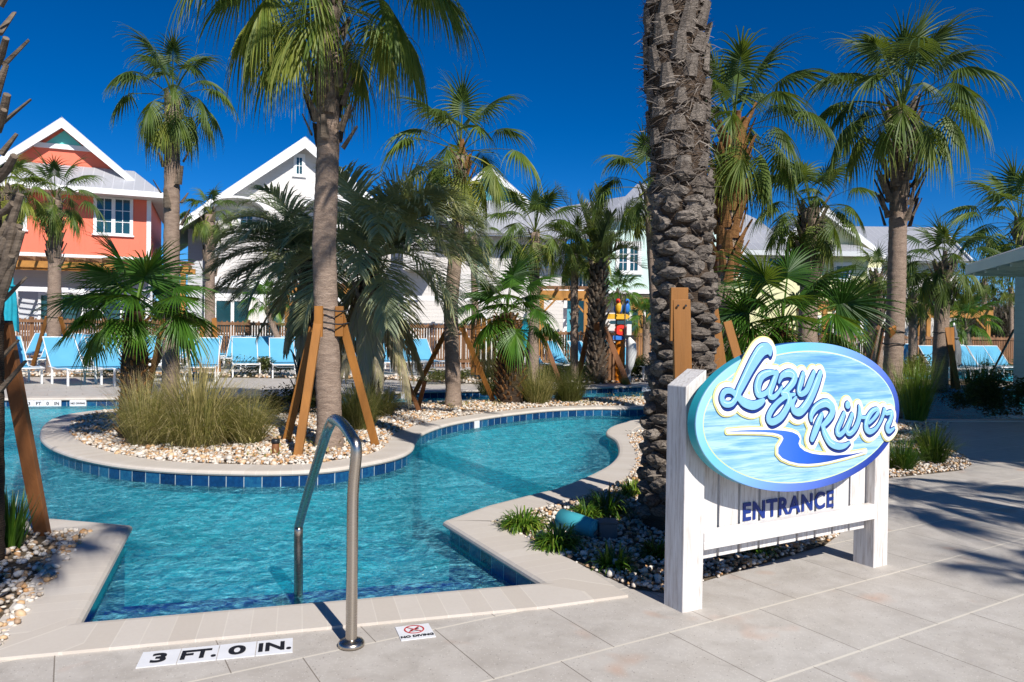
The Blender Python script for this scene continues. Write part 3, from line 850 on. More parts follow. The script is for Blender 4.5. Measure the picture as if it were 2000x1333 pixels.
P9 = sabal('tall fan palm right of the sign, thick basket of leaf bases under its crown', (1740, 812), (1762, 215), 190, 34, boot_px=442, nf=32, nl=30, seed=10, base_y=11.6, nboot=62, flare=1.8, bl=1.3, droop=1.25, tone0=.10, spread=.70, lean_px=(1750, 600))
P10 = sabal('fan palm standing directly behind the thick foreground trunk, orange leaf bases below its crown', (1400, 800), (1432, 262), 190, 44, boot_px=560, nf=32, nl=30, seed=12, base_y=10.8, nboot=74, bootm='boot_orange', flare=1.15, bl=1.0, droop=1.35, tone0=.12, spread=.8, lean_px=(1398, 560))
P11 = sabal('broad fan palm in front of the cream house, above the young fan palm', (1575, 770), (1583, 412), 128, 36, boot_px=560, nf=28, nl=28, seed=13, base_y=15.0, nboot=40, flare=1.2, droop=1.25)
P12 = sabal('fan palm with a dark shaggy neck and an orange plank, left of the green eave', (1835, 752), (1843, 520), 86, 27, boot_px=600, nf=22, nl=26, seed=14, base_y=18.6, nboot=30, flare=1.4, tone0=.08)
P13 = sabal('fan palm behind the ringed trunk, in front of the white end wall', (1783, 718), (1783, 572), 56, 16, boot_px=640, nf=16, nl=20, seed=15, base_y=24, nboot=20, seg=4)
P14 = sabal('small shaggy fan palm before the cream house corner, left of the ringed trunk', (1715, 715), (1712, 535), 50, 19, boot_px=640, nf=16, nl=20, seed=16, base_y=23, nboot=44, seg=4, flare=1.1)
P15 = sabal('thin far fan palm in front of the dark woods by the green building', (1925, 705), (1922, 545), 38, 9, nf=14, nl=18, seed=17, base_y=38, nboot=12, seg=4, droop=1.4)
P16 = sabal('fan palm rising above the eave of the green building at the right edge', (2022, 740), (1992, 440), 112, 22, nf=24, nl=26, seed=18, base_y=22, nboot=14, tone0=.18)
P17 = sabal('fan palm whose fronds reach out left of the thick foreground trunk', (1290, 745), (1268, 372), 122, 24, nf=22, nl=26, seed=19, base_y=15.6, nboot=14, droop=1.5)
P18 = sabal('golden fan palm at the left edge behind the foreground leaf stubs', (8, 735), (10, 375), 72, 24, nf=20, nl=24, seed=20, base_y=17.2, nboot=20, tone0=.38, droop=1.3)
# one short fan palm behind the signpost
P19 = sabal('short bushy fan palm behind the parrot signpost', (1210, 715), (1210, 580), 46, 16, nf=18, nl=20, seed=21, base_y=23, nboot=8, kind='young', seg=4, leaf='young_fan')
P20 = sabal('short round fan palm in front of the cream wall', (1700, 705), (1704, 585), 40, 15, nf=18, nl=20, seed=22, base_y=26, nboot=8, kind='young', seg=4, leaf='young_fan')
P21 = sabal('low fan palm under the pergola left of the cream wall window', (1650, 705), (1655, 590), 42, 15, nf=16, nl=20, seed=23, base_y=25, nboot=8, kind='young', seg=4, leaf='young_fan')
P22 = sabal('bushy fan palm in front of the far pergola beams', (1900, 718), (1885, 640), 58, 14, nf=18, nl=20, seed=24, base_y=26, nboot=8, kind='young', seg=4, leaf='young_fan')
P23 = sabal('squat fan palm between the loungers and the pergola right of the signpost', (1262, 718), (1262, 630), 50, 15, nf=16, nl=20, seed=25, base_y=24, nboot=8, kind='young', seg=4, leaf='young_fan')
P24 = sabal('fan palm before the white gable house between the feather palm and the small far one', (560, 728), (520, 600), 50, 12, nf=14, nl=18, seed=26, base_y=23, nboot=6, kind='young', seg=4, leaf='young_fan')
P25 = sabal('far fan palm at the right edge beside the green wall', (1975, 715), (1975, 560), 34, 8, nf=12, nl=16, seed=27, base_y=36, nboot=8, seg=4)
P26 = sabal('slim fan palm showing behind the shaggy-necked one by the white end wall', (1762, 722), (1750, 585), 44, 13, nf=14, nl=18, seed=28, base_y=26, nboot=10, seg=4, tone0=.1)
P27 = sabal('yellow-green fan palm half hidden behind the feather palm', (1150, 724), (1160, 500), 50, 14, nf=14, nl=18, seed=29, base_y=21.5, nboot=10, seg=4, tone0=.4, droop=1.5)
P28 = sabal('small dark fan palm in front of the white end wall', (1800, 712), (1803, 612), 40, 11, nf=16, nl=18, seed=30, base_y=27, nboot=6, kind='young', seg=4, leaf='young_fan', tone0=.05)
# young fan palms with big stiff fans
def young(label, base_px, hub_px, rpx, tw_px, seed, nf, nl, base_y=None, fans=(), R0=1.0):
    rg = random.Random(seed)
    B = G(*base_px) if base_y is None else Vector((D(base_px[0], base_px[1], base_y).x, base_y, 0))
    y = B.y; h = D(hub_px[0], hub_px[1], y)-B; k = y/FPX; R = rpx*k*.86; r = tw_px*k/2
    root = empty('young_fan_palm', B, label, 'palm tree', 'short young fan palms')
    mb = MB(); trunk_tube(mb, [(0, 0, -.05), (0, 0, h.z*.5), (h.x, 0, h.z)], [r*1.1, r, r*.6], 12, .05, .04, rg); mb.build('trunk', 'big_core', root, smooth=True)
    mb = MB(); boots(mb, (0, 0), .02, h.z*.95, lambda t: r*(1.0-.3*t), 190, r*.75, r*.20, rg, 48, r*.10, .3, top=(h.x, 0)); mb.build('leaf_bases', 'boot_orange', root)
    mb = MB()
    for (az, el, Lp, Rf, tw, tn) in fans:
        fan_frond(mb, h, rad(az), rad(el), Lp*R, Rf*R, nl, .28+rg.random()*.15, tn, rg, sp=rad(118), cup=.18, twist=rad(tw), costa=.16, wide=True)
    for i in range(nf):
        t = (i+.5)/nf; az = i*2.39996+seed
        fan_frond(mb, h, az, rad(78-105*t)+rg.uniform(-.1, .1), R*rg.uniform(.35, .55), R*rg.uniform(.5, .68), nl, .3+.6*t, .14+.25*t+rg.uniform(-.07, .1), rg, sp=rad(115), cup=.25, twist=rg.uniform(-.5, .5), costa=.2, wide=True)
    mb.build('crown', 'young_fan', root)
    return root
young('young fan palm with stiff green fans and shaggy reddish stem, island tip', (262, 860), (265, 608), 205, 50, 41, 14, 42, fans=[(-100, 30, .32, .66, 0, .05), (180, 20, .55, .62, 20, .1), (20, 5, .5, .6, -20, .2), (150, 50, .3, .7, 0, .15), (60, 55, .3, .66, 0, .12), (-20, 22, .55, .55, 10, .25), (205, -8, .5, .5, 0, .3), (-60, -20, .3, .5, 0, .3)])
young('young fan palm with a stout shaggy trunk on the island behind the wide bend', (998, 788), (990, 612), 150, 50, 43, 14, 40, fans=[(-100, 28, .3, .72, 0, .08), (-10, -12, .62, .62, -30, .12), (150, 40, .35, .66, 0, .1), (40, 40, .4, .62, 0, .14), (185, 5, .4, .6, 10, .2)])
young('young fan palm with wide spiky fans just above the oval sign', (1525, 800), (1528, 632), 225, 34, 45, 14, 42, base_y=9.6, fans=[(-95, 22, .22, .62, 0, .08), (-12, 24, .55, .62, -70, .15), (178, 20, .35, .62, 60, .10), (165, 52, .25, .58, 0, .12), (20, 60, .25, .58, 0, .12), (-150, 5, .4, .55, 20, .06), (-30, -8, .45, .55, -20, .22), (-120, -25, .3, .5, 0, .2)])

# feather palms
def feather(mb, o, az, el, L, nl, ll, bend, rg, tone, vee=.35, ang=52, w=.0135, droopl=.5):
    T = mb.tone(); d = dirv(az, el); p = Vector(o); N = 14; pts = [Vector(p)]; ds = [Vector(d)]
    for i in range(N):
        t = (i+1)/N; d = (d+Vector((0, 0, -bend*(.35+t)/N))).normalized(); p = p+d*L/N; pts.append(Vector(p)); ds.append(Vector(d))
    mb.tube(pts, [.014*(1-.8*i/N)+.002 for i in range(N+1)], 4, False, tone+.18)
    for i in range(nl):
        t = .14+.86*(i+.5)/nl; k = t*N; a = min(N-1, int(k)); c = pts[a].lerp(pts[a+1], k-a); dd = ds[a]
        s = dd.cross(UP); s = s.normalized() if s.length > 1e-3 else Vector((1, 0, 0)); n = s.cross(dd)
        for sg in (-1, 1):
            an = rad(ang*(1-.35*t)+rg.uniform(-6, 6))
            q = (dd*math.cos(an)+s*sg*math.sin(an)+n*vee*rg.uniform(.6, 1.3)).normalized()
            l = ll*(.45+.75*math.sin(pi*min(1, .12+t*.86)))*rg.uniform(.88, 1.1)
            ribbon(mb, c, q, l, w, 3, droopl*rg.uniform(.5, 1.1), tone+rg.uniform(-.1, .12), n, [.6, 1, .7, .06], .2, 1.2)
def pindo(label, base_px, hub_px, Lpx, tw_px, base_y, seed, fronds, dead, nrand, twod=True):
    rg = random.Random(seed)
    B = Vector((D(base_px[0], base_px[1], base_y).x, base_y, 0)); k = base_y/FPX; h = D(hub_px[0], hub_px[1], base_y)-B; L = Lpx*k; r = tw_px*k/2
    root = empty('pindo_palm', B, label, 'palm tree', 'grey-green pindo palms on the island')
    mb = MB(); trunk_tube(mb, [(0, 0, -.05), (0, 0, h.z*.5), h], [r*1.1, r, r*.8], 14, .05, .05, rg); mb.build('trunk', 'big_core', root, smooth=True)
    mb = MB(); boots(mb, (0, 0), .05, h.z, r*.95, 60, r*1.9, r*.28, rg, 68, r*.14, .5, top=(h.x, 0)); mb.build('leaf_bases', 'tan_boot', root)
    mb = MB()
    for az, el, l, bd, tn in fronds: feather(mb, h, rad(az), rad(el), L*l, 62, .30*L, bd, rg, tn, droopl=.55)
    for i in range(nrand):
        t = (i+.5)/nrand; feather(mb, h, i*2.39996+seed, rad(72-80*t), L*rg.uniform(.75, 1.0), 56, .28*L, 1.9+.9*t, rg, .2+.35*t*rg.random()+.1, droopl=.5)
    mb.build('crown', 'pindo_leaf', root)
    mb = MB()
    for i in range(dead): feather(mb, h-Vector((0, 0, .15)), i*2.39996, rad(-52+rg.uniform(-12, 12)), L*rg.uniform(.75, 1.0), 46, .24*L, .9, rg, .95, vee=.0, ang=25, droopl=1.2)
    mb.build('dead_fronds', 'pindo_leaf', root)
pindo('grey-green pindo palm with arching fronds and a dry skirt, right of the strapped trunk', (718, 800), (722, 508), 262, 46, 10.6, 61,
      [(-8, 55, 1.0, 2.3, .2), (5, 30, 1.05, 1.9, .2), (-15, 62, 1.12, 2.7, .35), (-40, 45, 1.0, 2.4, .6), (-28, 40, 1.1, 2.5, .35), (165, 45, .95, 2.0, .2), (0, 78, 1.0, 2.6, .15), (-35, 62, 1.1, 2.6, .55), (-60, 50, 1.0, 2.4, .5), (20, 40, 1.05, 2.1, .3), (-2, 60, 1.05, 2.7, .4), (-22, 54, 1.15, 2.8, .5), (-48, 62, 1.1, 2.8, .45), (-75, 58, 1.0, 2.8, .4), (8, 24, 1.0, 1.7, .3)], 13, 18)
pindo('darker pindo palm fanning out to the left, behind the strapped trunk', (600, 795), (602, 505), 188, 40, 11.6, 67,
      [(178, 35, 1.05, 1.5, .05), (190, 18, 1.05, 1.3, .05), (170, 55, 1.05, 1.7, .05), (185, 0, 1.0, 1.0, .05), (200, 48, .95, 1.9, .1), (175, 68, 1.0, 2.0, .15), (195, -15, .9, .9, .1), (188, 42, 1.0, 1.6, .3), (215, 30, 1.0, 1.6, .35), (240, 45, .95, 1.9, .3), (180, 26, 1.05, 1.6, .35), (192, 60, 1.0, 2.2, .4), (172, 10, 1.0, 1.4, .3)], 9, 16)
def date(label, base_px, hub_px, Lpx, tw_px, base_y, seed):
    rg = random.Random(seed); B = Vector((D(base_px[0], base_px[1], base_y).x, base_y, 0)); k = base_y/FPX; h = D(hub_px[0], hub_px[1], base_y)-B; L = Lpx*k; r = tw_px*k/2
    root = empty('date_palm', B, label, 'palm tree')
    mb = MB(); trunk_tube(mb, [(0, 0, -.05), (0, 0, h.z*.4), h], [r, r*.92, r*.8], 14, .04, .06, rg); mb.build('trunk', 'big_core', root, smooth=True)
    mb = MB(); boots(mb, (0, 0), .05, h.z, r*.95, 150, r*1.1, r*.30, rg, 55, r*.2, .5, top=(h.x, 0)); mb.build('leaf_bases', 'boot', root)
    mb = MB()
    for az, el, l, bd in [(178, 64, 1.15, .35), (160, 74, .95, .3), (10, 66, .95, .5), (90, 84, 1.0, .2), (0, 82, .95, .2), (200, 82, .9, .3), (-20, 55, .85, .8), (190, 48, .8, .9), (-80, 60, .8, 1.0), (60, 50, .8, 1.0), (-50, 35, .7, 1.2), (210, 30, .7, 1.3), (-110, 30, .7, 1.3), (20, 25, .7, 1.3), (120, 70, .9, .4)]:
        feather(mb, h, rad(az), rad(el), L*l, 50, .22*L, bd, rg, .22+rg.uniform(-.1, .2), vee=.45, ang=38, w=.013, droopl=.15)
    mb.build('crown', 'date_leaf', root)
date('feather palm with stiff upright fronds and a rough dark trunk, beyond the back channel', (1166, 746), (1168, 515), 150, 31, 18.3, 71)

# ---- the thick foreground trunk
def big_trunk():
    rg = random.Random(5); B = Vector((D(1322, 1040, 4.78).x, 4.78, 0)); y = 4.78
    root = empty('thick_palm', B, 'very thick grey palm trunk of knobbly leaf bases beside the sign', 'palm tree')
    cl = [(1322, 1040, 76), (1318, 900, 66), (1328, 760, 62), (1338, 620, 60), (1334, 480, 56), (1328, 330, 58), (1322, 180, 64), (1316, 40, 60), (1312, -120, 56)]
    P = [D(u, v, y)-B for u, v, w in cl]; P[0].z = -.05; Rr = [w*y/FPX*.86 for u, v, w in cl]
    mb = MB(); trunk_tube(mb, P, Rr, 28, .03, .03, rg); mb.build('trunk', 'big_core', root, smooth=True)
    def at(z):
        for i in range(len(P)-1):
            if P[i+1].z >= z: t = (z-P[i].z)/(P[i+1].z-P[i].z); return P[i].lerp(P[i+1], t), Rr[i]+(Rr[i+1]-Rr[i])*t
        return P[-1], Rr[-1]
    # knobs: blunt cut bases, wide and low, in close spirals
    mb = MB(); z = .05; i = 0
    zk = (D(1330, 350, y)-B).z; ztop = P[-1].z
    while z < zk:
        c, r = at(z); az = i*2.39996+rg.uniform(-.12, .12)
        o = c+Vector((math.cos(az), math.sin(az), 0))*(r*.93)
        rad_ = Vector((math.cos(az), math.sin(az), 0)); tang = Vector((-math.sin(az), math.cos(az), 0)); up = (UP+rad_*.35).normalized()
        w, hh, dp = .078*rg.uniform(.7, 1.3), .045*rg.uniform(.75, 1.3), .058*rg.uniform(.6, 1.3)
        k0 = len(mb.v); n, m = 10, 6
        for a in range(m+1):
            ph = pi*a/m
            for b in range(n):
                th = 2*pi*b/n; sx = math.sin(ph)*math.cos(th); sz = math.sin(ph)*math.sin(th); sy = math.cos(ph)
                sx = math.copysign(abs(sx)**.8, sx)
                if sy > .45: sy = .45+(sy-.45)*.35                      # cut face
                j = 1+rg.uniform(-.16, .16)
                mb.v.append(tuple(o+tang*w*sx*j*(1-.25*abs(sz))+up*hh*sz*j+(rad_-UP*.15)*dp*sy*1.5*j))
        for a in range(m):
            for b in range(n):
                q = k0+a*n+b; q2 = k0+a*n+(b+1) % n; mb.f.append((q, q2, q2+n, q+n))
        z += .0122; i += 1
    mb.build('leaf_bases', 'big_boot', root, smooth=False)
    # long cut boots and shredded fibre on the upper half
    mb = MB(); z = zk-.32; i = 0
    while z < ztop:
        c, r = at(z); az = i*2.39996+rg.uniform(-.15, .15)
        o = c+Vector((math.cos(az), math.sin(az), 0))*(r*.96)
        boot(mb, o, az, rad(rg.uniform(70, 86)), rg.uniform(.07, .13)*(1+.9*max(0, (z-zk)/(ztop-zk))), rg.uniform(.045, .078), .032, tip=rg.uniform(.45, .8)); z += .021; i += 1
    mb.build('upper_leaf_bases', 'big_boot', root)
    mb = MB(); T = mb.tone()
    for i in range(2900):
        z = rg.uniform(zk-.1, ztop) if i < 2300 else rg.uniform(.1, zk); c, r = at(z); az = rg.uniform(0, 2*pi)
        o = c+Vector((math.cos(az), math.sin(az), 0))*(r*rg.uniform(.98, 1.12))
        tg = Vector((-math.sin(az), math.cos(az), 0))*rg.choice((-1, 1)); d = (tg*rg.uniform(.3, 1)+UP*rg.uniform(-.6, .8)+Vector((math.cos(az), math.sin(az), 0))*rg.uniform(0, .45)).normalized()
        ribbon(mb, o, d, rg.uniform(.03, .13), rg.uniform(.001, .0045), 2, .3, rg.uniform(.2, 1.0), Vector((math.cos(az), math.sin(az), .1)), [1, .8, .2], .1)
    t = NT('palm_fibre'); t.bsdf(t.ramp(t.attr('tone'), [(.1, (.05, .035, .025)), (.7, (.10, .08, .065)), (1, (.28, .24, .20))]), .8)
    mb.build('fibre', t.m, root)
    # crown above the frame: casts the light and shade of the real one
    mb = MB(); h = P[-1]+Vector((0, 0, 2.3))
    trunk = MB(); trunk.tube([P[-1]-Vector((0, 0, .05)), h], [Rr[-1]*.9, Rr[-1]*.7], 16); trunk.build('trunk_top', 'big_core', root, smooth=True)
    for i in range(26): feather(mb, h, i*2.39996, rad(75-70*i/26), 2.3, 40, .38, 1.1, rg, .25, w=.016)
    mb.build('crown', 'date_leaf', root)
    return root
big_trunk()

# ---- leaf stubs of the palm at the left edge
def edge_palm():
    rg = random.Random(9); y = 3.86; B = Vector((D(-28, 1100, y).x, y, 0))
    root = empty('stubbed_palm', B, 'palm trunk with long cut grey leaf stubs at the left edge of the photo', 'palm tree')
    h = Vector((-.35, .3, 4.6)); mb = MB(); trunk_tube(mb, [(0, 0, -.05), (0, 0, 1.5), h], [.085, .075, .08], 14, .04, .04, rg); mb.build('trunk', 'big_core', root, smooth=True)
    mb = MB()
    for i in range(44):
        t = i/44; z = .9+2.6*t; az = i*2.39996; boot(mb, (math.cos(az)*.06, math.sin(az)*.06, z), az, rad(rg.uniform(48, 66)), rg.uniform(.12, .22), .028, .016, tip=.5)
    for (u, v, u2, v2, w) in [(-10, 130, 12, 75, .012), (-8, 255, 14, 185, .014), (-5, 350, 28, 305, .014), (-12, 260, 8, 215, .011), (-10, 420, 26, 398, .012), (-8, 480, 28, 440, .013), (-14, 600, 28, 440, .016), (-18, 545, 40, 380, .014), (-18, 580, 22, 500, .013), (-14, 520, 38, 442, .014), (-20, 640, 42, 452, .014)]:
        a = D(u, v, y)-B; b = D(u2, v2, y-.12)-B; mb.tube([a, a.lerp(b, .5)+Vector((.006, 0, -.01)), b], [w*1.9, w*1.5, w*1.25], 8)
    mb.build('leaf_stubs', 'boot', root)
    mb = MB()
    for i in range(16): fan_frond(mb, h+Vector((0, 0, .1)), i*2.39996, rad(70-80*i/16), .6, .8, 26, .8, .2, rg)
    mb.build('crown', 'fan_leaf', root)
edge_palm()
# palms behind the camera whose shade falls into the picture
def shade_palm(x, y, hgt, R, seed, label, nf=22, lean=(.05, 0)):
    rg = random.Random(seed); root = empty('fan_palm', (x, y, 0), label, 'palm tree', 'fan palms around the pool')
    h = Vector((lean[0], lean[1], hgt)); mb = MB(); trunk_tube(mb, [(0, 0, -.05), (lean[0]*.35, lean[1]*.35, hgt*.45), h], [.17, .13, .13], 14, .03, .05, rg); mb.build('trunk', 'trunk', root, smooth=True)
    mb = MB(); boots(mb, (lean[0]*.72, lean[1]*.72), hgt*.8, hgt, .14, 24, .3, .07, rg, top=lean); mb.build('leaf_bases', 'boot', root)
    mb = MB(); fan_crown(mb, h, R, nf, 26, rg, droop=1.1); mb.build('crown', 'fan_leaf', root)

# ------------------------------------------------------------------ grasses
def tuft(label, u, v, hpx, wpx, n, mat, seed, y=None, name='ornamental_grass', group=None, bw=.0032, cat='grass clump', stiff=.6, tone=(.1, .8), plume=0):
    rg = random.Random(seed); B = G(u, v) if y is None else Vector((D(u, v, y).x, y, 0)); k = B.y/FPX; Hh = hpx*k; Wd = wpx*k/2
    mb = MB(); mb.tone()
    for i in range(n):
        az = rg.uniform(0, 2*pi); rr = math.sqrt(rg.random())*Wd*.42; o = Vector((math.cos(az)*rr, math.sin(az)*rr, 0)); az2 = az+rg.uniform(-.8, .8)
        el = rad(90-rg.uniform(0, 1)**.8*math.degrees(math.atan2(Wd*.9, Hh))*1.25); L = math.hypot(Hh, Wd*.5)*(.35+.85*rg.random()**.7)
        ribbon(mb, o, dirv(az2, el), L, bw*rg.uniform(.7, 1.2), 4, (1-stiff)*rg.uniform(.5, 1.3), rg.uniform(*tone), UP if el < 1.3 else Vector((math.cos(az2), math.sin(az2), .2)), [.6, 1, .8, .5, .05], .3, 1.5)
    for i in range(plume):
        az = rg.uniform(0, 6.28); ribbon(mb, (0, 0, 0), dirv(az, rad(rg.uniform(50, 85))), Hh*rg.uniform(1.0, 1.35), .003, 5, .25, .8, UP, [.5, .5, .6, 1.6, 1.3, .2], .3)
    o = mb.build(name, mat); o.location = B
    return tag(o, label, cat, group)
GG = 'ornamental grass clumps'
tuft('large olive and tan fountain grass on the island in front of the far fan palm', 385, 872, 150, 265, 1500, 'muhly', 1, group=GG, tone=(.15, 1.0), bw=.0028, stiff=.32, plume=160)
tuft('feathery grass clump to the right of the large fountain grass on the island', 478, 868, 100, 150, 1000, 'muhly', 2, group=GG, stiff=.5)
tuft('tan grass at the foot of the reddish young palm stem', 285, 872, 130, 130, 900, 'muhly', 3, group=GG, tone=(.3, 1.0), stiff=.6)
tuft('grass clump between the strapped trunk and its right-hand plank', 700, 842, 100, 120, 1100, 'muhly', 4, group=GG, tone=(.05, .6), stiff=.5)
tuft('grass clump behind the strapped trunk, under the pindo palm', 742, 815, 70, 110, 700, 'muhly', 5, group=GG, stiff=.5)
tuft('yellow-green grass clump right of the stout young fan palm', 1050, 790, 80, 100, 900, 'muhly', 6, group=GG, stiff=.6)
tuft('dark green grass clump in front of the feather palm trunk', 1112, 786, 78, 110, 900, 'muhly', 7, group=GG, tone=(0, .3), stiff=.6)
tuft('dark grass clump tucked behind the stout young fan palm', 955, 772, 60, 80, 500, 'muhly', 8, group=GG, tone=(0, .5))
tuft('reddish-brown grass beside the orange picket gate', 962, 742, 62, 60, 400, 'muhly', 9, group=GG, tone=(.6, 1.0))
tuft('tall upright green reeds right of the oval sign', 1788, 822, 118, 90, 620, 'liriope', 10, group=GG, tone=(.3, .75), bw=.0045, stiff=.82)
tuft('grass with long bent plumes in the bed right of the sign', 1822, 905, 70, 90, 380, 'liriope', 11, group=GG, bw=.004, stiff=.6, tone=(.0, .5), plume=26)
tuft('dark low grass at the pavement edge right of the sign post', 1760, 918, 60, 90, 420, 'liriope', 12, group=GG, bw=.004, stiff=.55, tone=(.0, .35), plume=6)
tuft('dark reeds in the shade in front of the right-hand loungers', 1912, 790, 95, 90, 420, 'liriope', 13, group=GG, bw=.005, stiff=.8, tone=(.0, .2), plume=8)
tuft('small yellow-green clump left of the low plume grass', 1808, 870, 28, 60, 300, 'liriope', 14, group=GG, bw=.004, stiff=.5, tone=(.2, .6))
tuft('small tuft at the foot of the orange signpost', 1222, 752, 20, 26, 160, 'muhly', 15, group=GG, y=17.7, tone=(.2, .6))
LG = 'liriope clumps by the pool corner'
tuft('strap-leaved clump nearest the pool corner, left of the turquoise drum', 1022, 1035, 45, 100, 300, 'liriope', 21, name='liriope', group=LG, bw=.0075, stiff=-.1, tone=(.2, .7), cat='plant')
tuft('strap-leaved clump growing in front of the turquoise drum', 1090, 1072, 52, 100, 300, 'liriope', 22, name='liriope', group=LG, bw=.0075, stiff=-.1, tone=(.1, .6), cat='plant')
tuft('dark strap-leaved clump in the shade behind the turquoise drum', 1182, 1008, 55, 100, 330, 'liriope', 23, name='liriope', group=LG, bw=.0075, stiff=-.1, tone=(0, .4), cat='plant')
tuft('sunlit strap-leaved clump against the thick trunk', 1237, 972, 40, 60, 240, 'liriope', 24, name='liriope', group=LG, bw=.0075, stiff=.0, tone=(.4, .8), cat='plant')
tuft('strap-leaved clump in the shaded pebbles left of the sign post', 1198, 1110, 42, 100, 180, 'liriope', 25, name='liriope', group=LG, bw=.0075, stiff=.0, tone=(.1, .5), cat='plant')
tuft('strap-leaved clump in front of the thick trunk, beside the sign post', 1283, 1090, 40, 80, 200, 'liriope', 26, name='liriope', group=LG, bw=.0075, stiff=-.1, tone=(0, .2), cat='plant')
tuft('strap-leaved clump seen beneath the sign boards', 1470, 1078, 36, 120, 240, 'liriope', 27, name='liriope', group=LG, bw=.0075, stiff=-.1, tone=(0, .5), cat='plant')
tuft('strap-leaved clump by the grey box on the turquoise drum', 1145, 1020, 45, 60, 150, 'liriope', 29, name='liriope', group=LG, bw=.0075, stiff=.0, tone=(.2, .7), cat='plant')
tuft('spiky upright clump at the foot of the leaning plank, left edge', 22, 1075, 108, 84, 90, 'liriope', 28, name='liriope', group=LG, bw=.0085, stiff=.85, tone=(0, .5), cat='plant')
# low creeping plants on the island and dark shrubs
def shrub(label, u, v, hpx, wpx, n, seed, mat='shrub', y=None, leaf=.02, tone=(.0, .6), name='shrub', cat='shrub', group='low shrubs'):
    rg = random.Random(seed); B = G(u, v) if y is None else Vector((D(u, v, y).x, y, 0)); k = B.y/FPX; Hh = hpx*k; Wd = wpx*k/2
    mb = MB(); T = mb.tone()
    cl = [(rg.uniform(-.75, .75)*Wd, rg.uniform(-.6, .6)*Wd, rg.uniform(.25, .7)*Hh, rg.uniform(.25, .5)) for _ in range(12)]
    for i in range(n):
        c = cl[i % 12]; d = Vector((rg.gauss(0, 1), rg.gauss(0, 1), rg.gauss(0, 1))).normalized()*rg.random()**.4
        p = Vector((c[0]+d.x*c[3]*Wd, c[1]+d.y*c[3]*Wd, max(.01, c[2]+d.z*c[3]*Hh)))
        ax = dirv(rg.uniform(0, 6.28), rg.uniform(-.6, .9)); sd = ax.cross(Vector((rg.random(), rg.random(), 1))).normalized(); l = leaf*rg.uniform(.6, 1.3); t0 = rg.uniform(*tone)
        k0 = len(mb.v); mb.v += [tuple(p), tuple(p+ax*l+sd*l*.4), tuple(p+ax*l*2.1), tuple(p+ax*l-sd*l*.4)]; T += [t0]*4; mb.f.append((k0, k0+1, k0+2, k0+3))
    o = mb.build(name, mat); o.location = B; return tag(o, label, cat, group)
def cover():
    rg = random.Random(77); mb = MB(); T = mb.tone(); poly = offset_poly(isl_in, .1)
    pts = np.random.default_rng(4).uniform((-6, 6.6), (12, 21), (5200, 2)); pts = pts[inside(pts, poly)]
    patches = [(rg.uniform(-5, 4), rg.uniform(6.9, 14), rg.uniform(.25, .8)) for _ in range(50)]
    for x, y in pts:
        if not any((x-a)**2+(y-b)**2 < c*c for a, b, c in patches) and y < 15: continue
        for j in range(7):
            p = Vector((x+rg.gauss(0, .06), y+rg.gauss(0, .06), rg.uniform(.02, .10))); ax = dirv(rg.uniform(0, 6.28), rg.uniform(0, 1.2)); sd = ax.cross(UP).normalized(); l = rg.uniform(.015, .035); t0 = rg.uniform(.1, 1.0)
            k0 = len(mb.v); mb.v += [tuple(p), tuple(p+ax*l+sd*l*.35), tuple(p+ax*l*2.2), tuple(p+ax*l-sd*l*.35)]; T += [t0]*4; mb.f.append((k0, k0+1, k0+2, k0+3))
    tag(mb.build('ground_cover', 'muhly'), 'low straggly ground cover between the island pebbles', 'ground cover', None, 'stuff')
cover()
def litter():
    rg = random.Random(55); mb = MB(); T = mb.tone(); r2 = np.random.default_rng(9)
    for poly, n, y1 in ((bedR, 420, 11), (bedL, 90, 4.6), (isl_in, 1500, 13)):
        xs = [p[0] for p in poly]; ys = [p[1] for p in poly]; q = np.column_stack([r2.uniform(min(xs), max(xs), n*3), r2.uniform(min(ys), y1, n*3)]); q = q[inside(q, poly)][:n]
        for x, y in q:
            p = Vector((x, y, rg.uniform(.03, .055))); ax = dirv(rg.uniform(0, 6.28), rg.uniform(-.15, .35)); sd = ax.cross(UP).normalized(); l = rg.uniform(.02, .06); w_ = rg.uniform(.12, .3); t0 = rg.uniform(.6, 1.0)
            k0 = len(mb.v); mb.v += [tuple(p), tuple(p+ax*l+sd*l*w_), tuple(p+ax*l*2+UP*.006), tuple(p+ax*l-sd*l*w_)]; T += [t0]*4; mb.f.append((k0, k0+1, k0+2, k0+3))
    tag(mb.build('leaf_litter', 'bare_tree'), 'dry brown leaf litter scattered over the pebbles', 'leaf litter', None, 'stuff')
litter()
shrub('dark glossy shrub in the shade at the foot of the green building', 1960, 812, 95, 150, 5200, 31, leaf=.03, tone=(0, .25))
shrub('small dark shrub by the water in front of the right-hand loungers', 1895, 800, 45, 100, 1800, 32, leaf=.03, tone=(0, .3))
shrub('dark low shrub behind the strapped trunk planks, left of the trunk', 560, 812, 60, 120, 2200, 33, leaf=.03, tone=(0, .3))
shrub('bright low bush in the grass patch beyond the back channel', 870, 745, 26, 120, 1600, 34, leaf=.04, tone=(.5, .9), y=17.5)
shrub('green bush below the middle loungers, left of the litter bin', 1110, 705, 32, 170, 3200, 35, leaf=.045, tone=(.1, .6), y=20)
shrub('green bush right of the orange signpost under the loungers', 1262, 722, 42, 90, 2200, 36, leaf=.045, tone=(.1, .6), y=20)
shrub('straggly bush between the left-hand loungers and the young palm', 235, 715, 40, 120, 2200, 37, leaf=.04, tone=(.2, .8), y=18)
shrub('yellowish bush behind the loungers left of the strapped trunk', 505, 700, 45, 120, 2200, 38, leaf=.04, tone=(.3, .9), y=19.5)
shrub('tan bush in front of the right-hand loungers by the ringed trunk', 1780, 712, 50, 90, 2000, 39, leaf=.05, tone=(.5, 1.0), y=21.5)
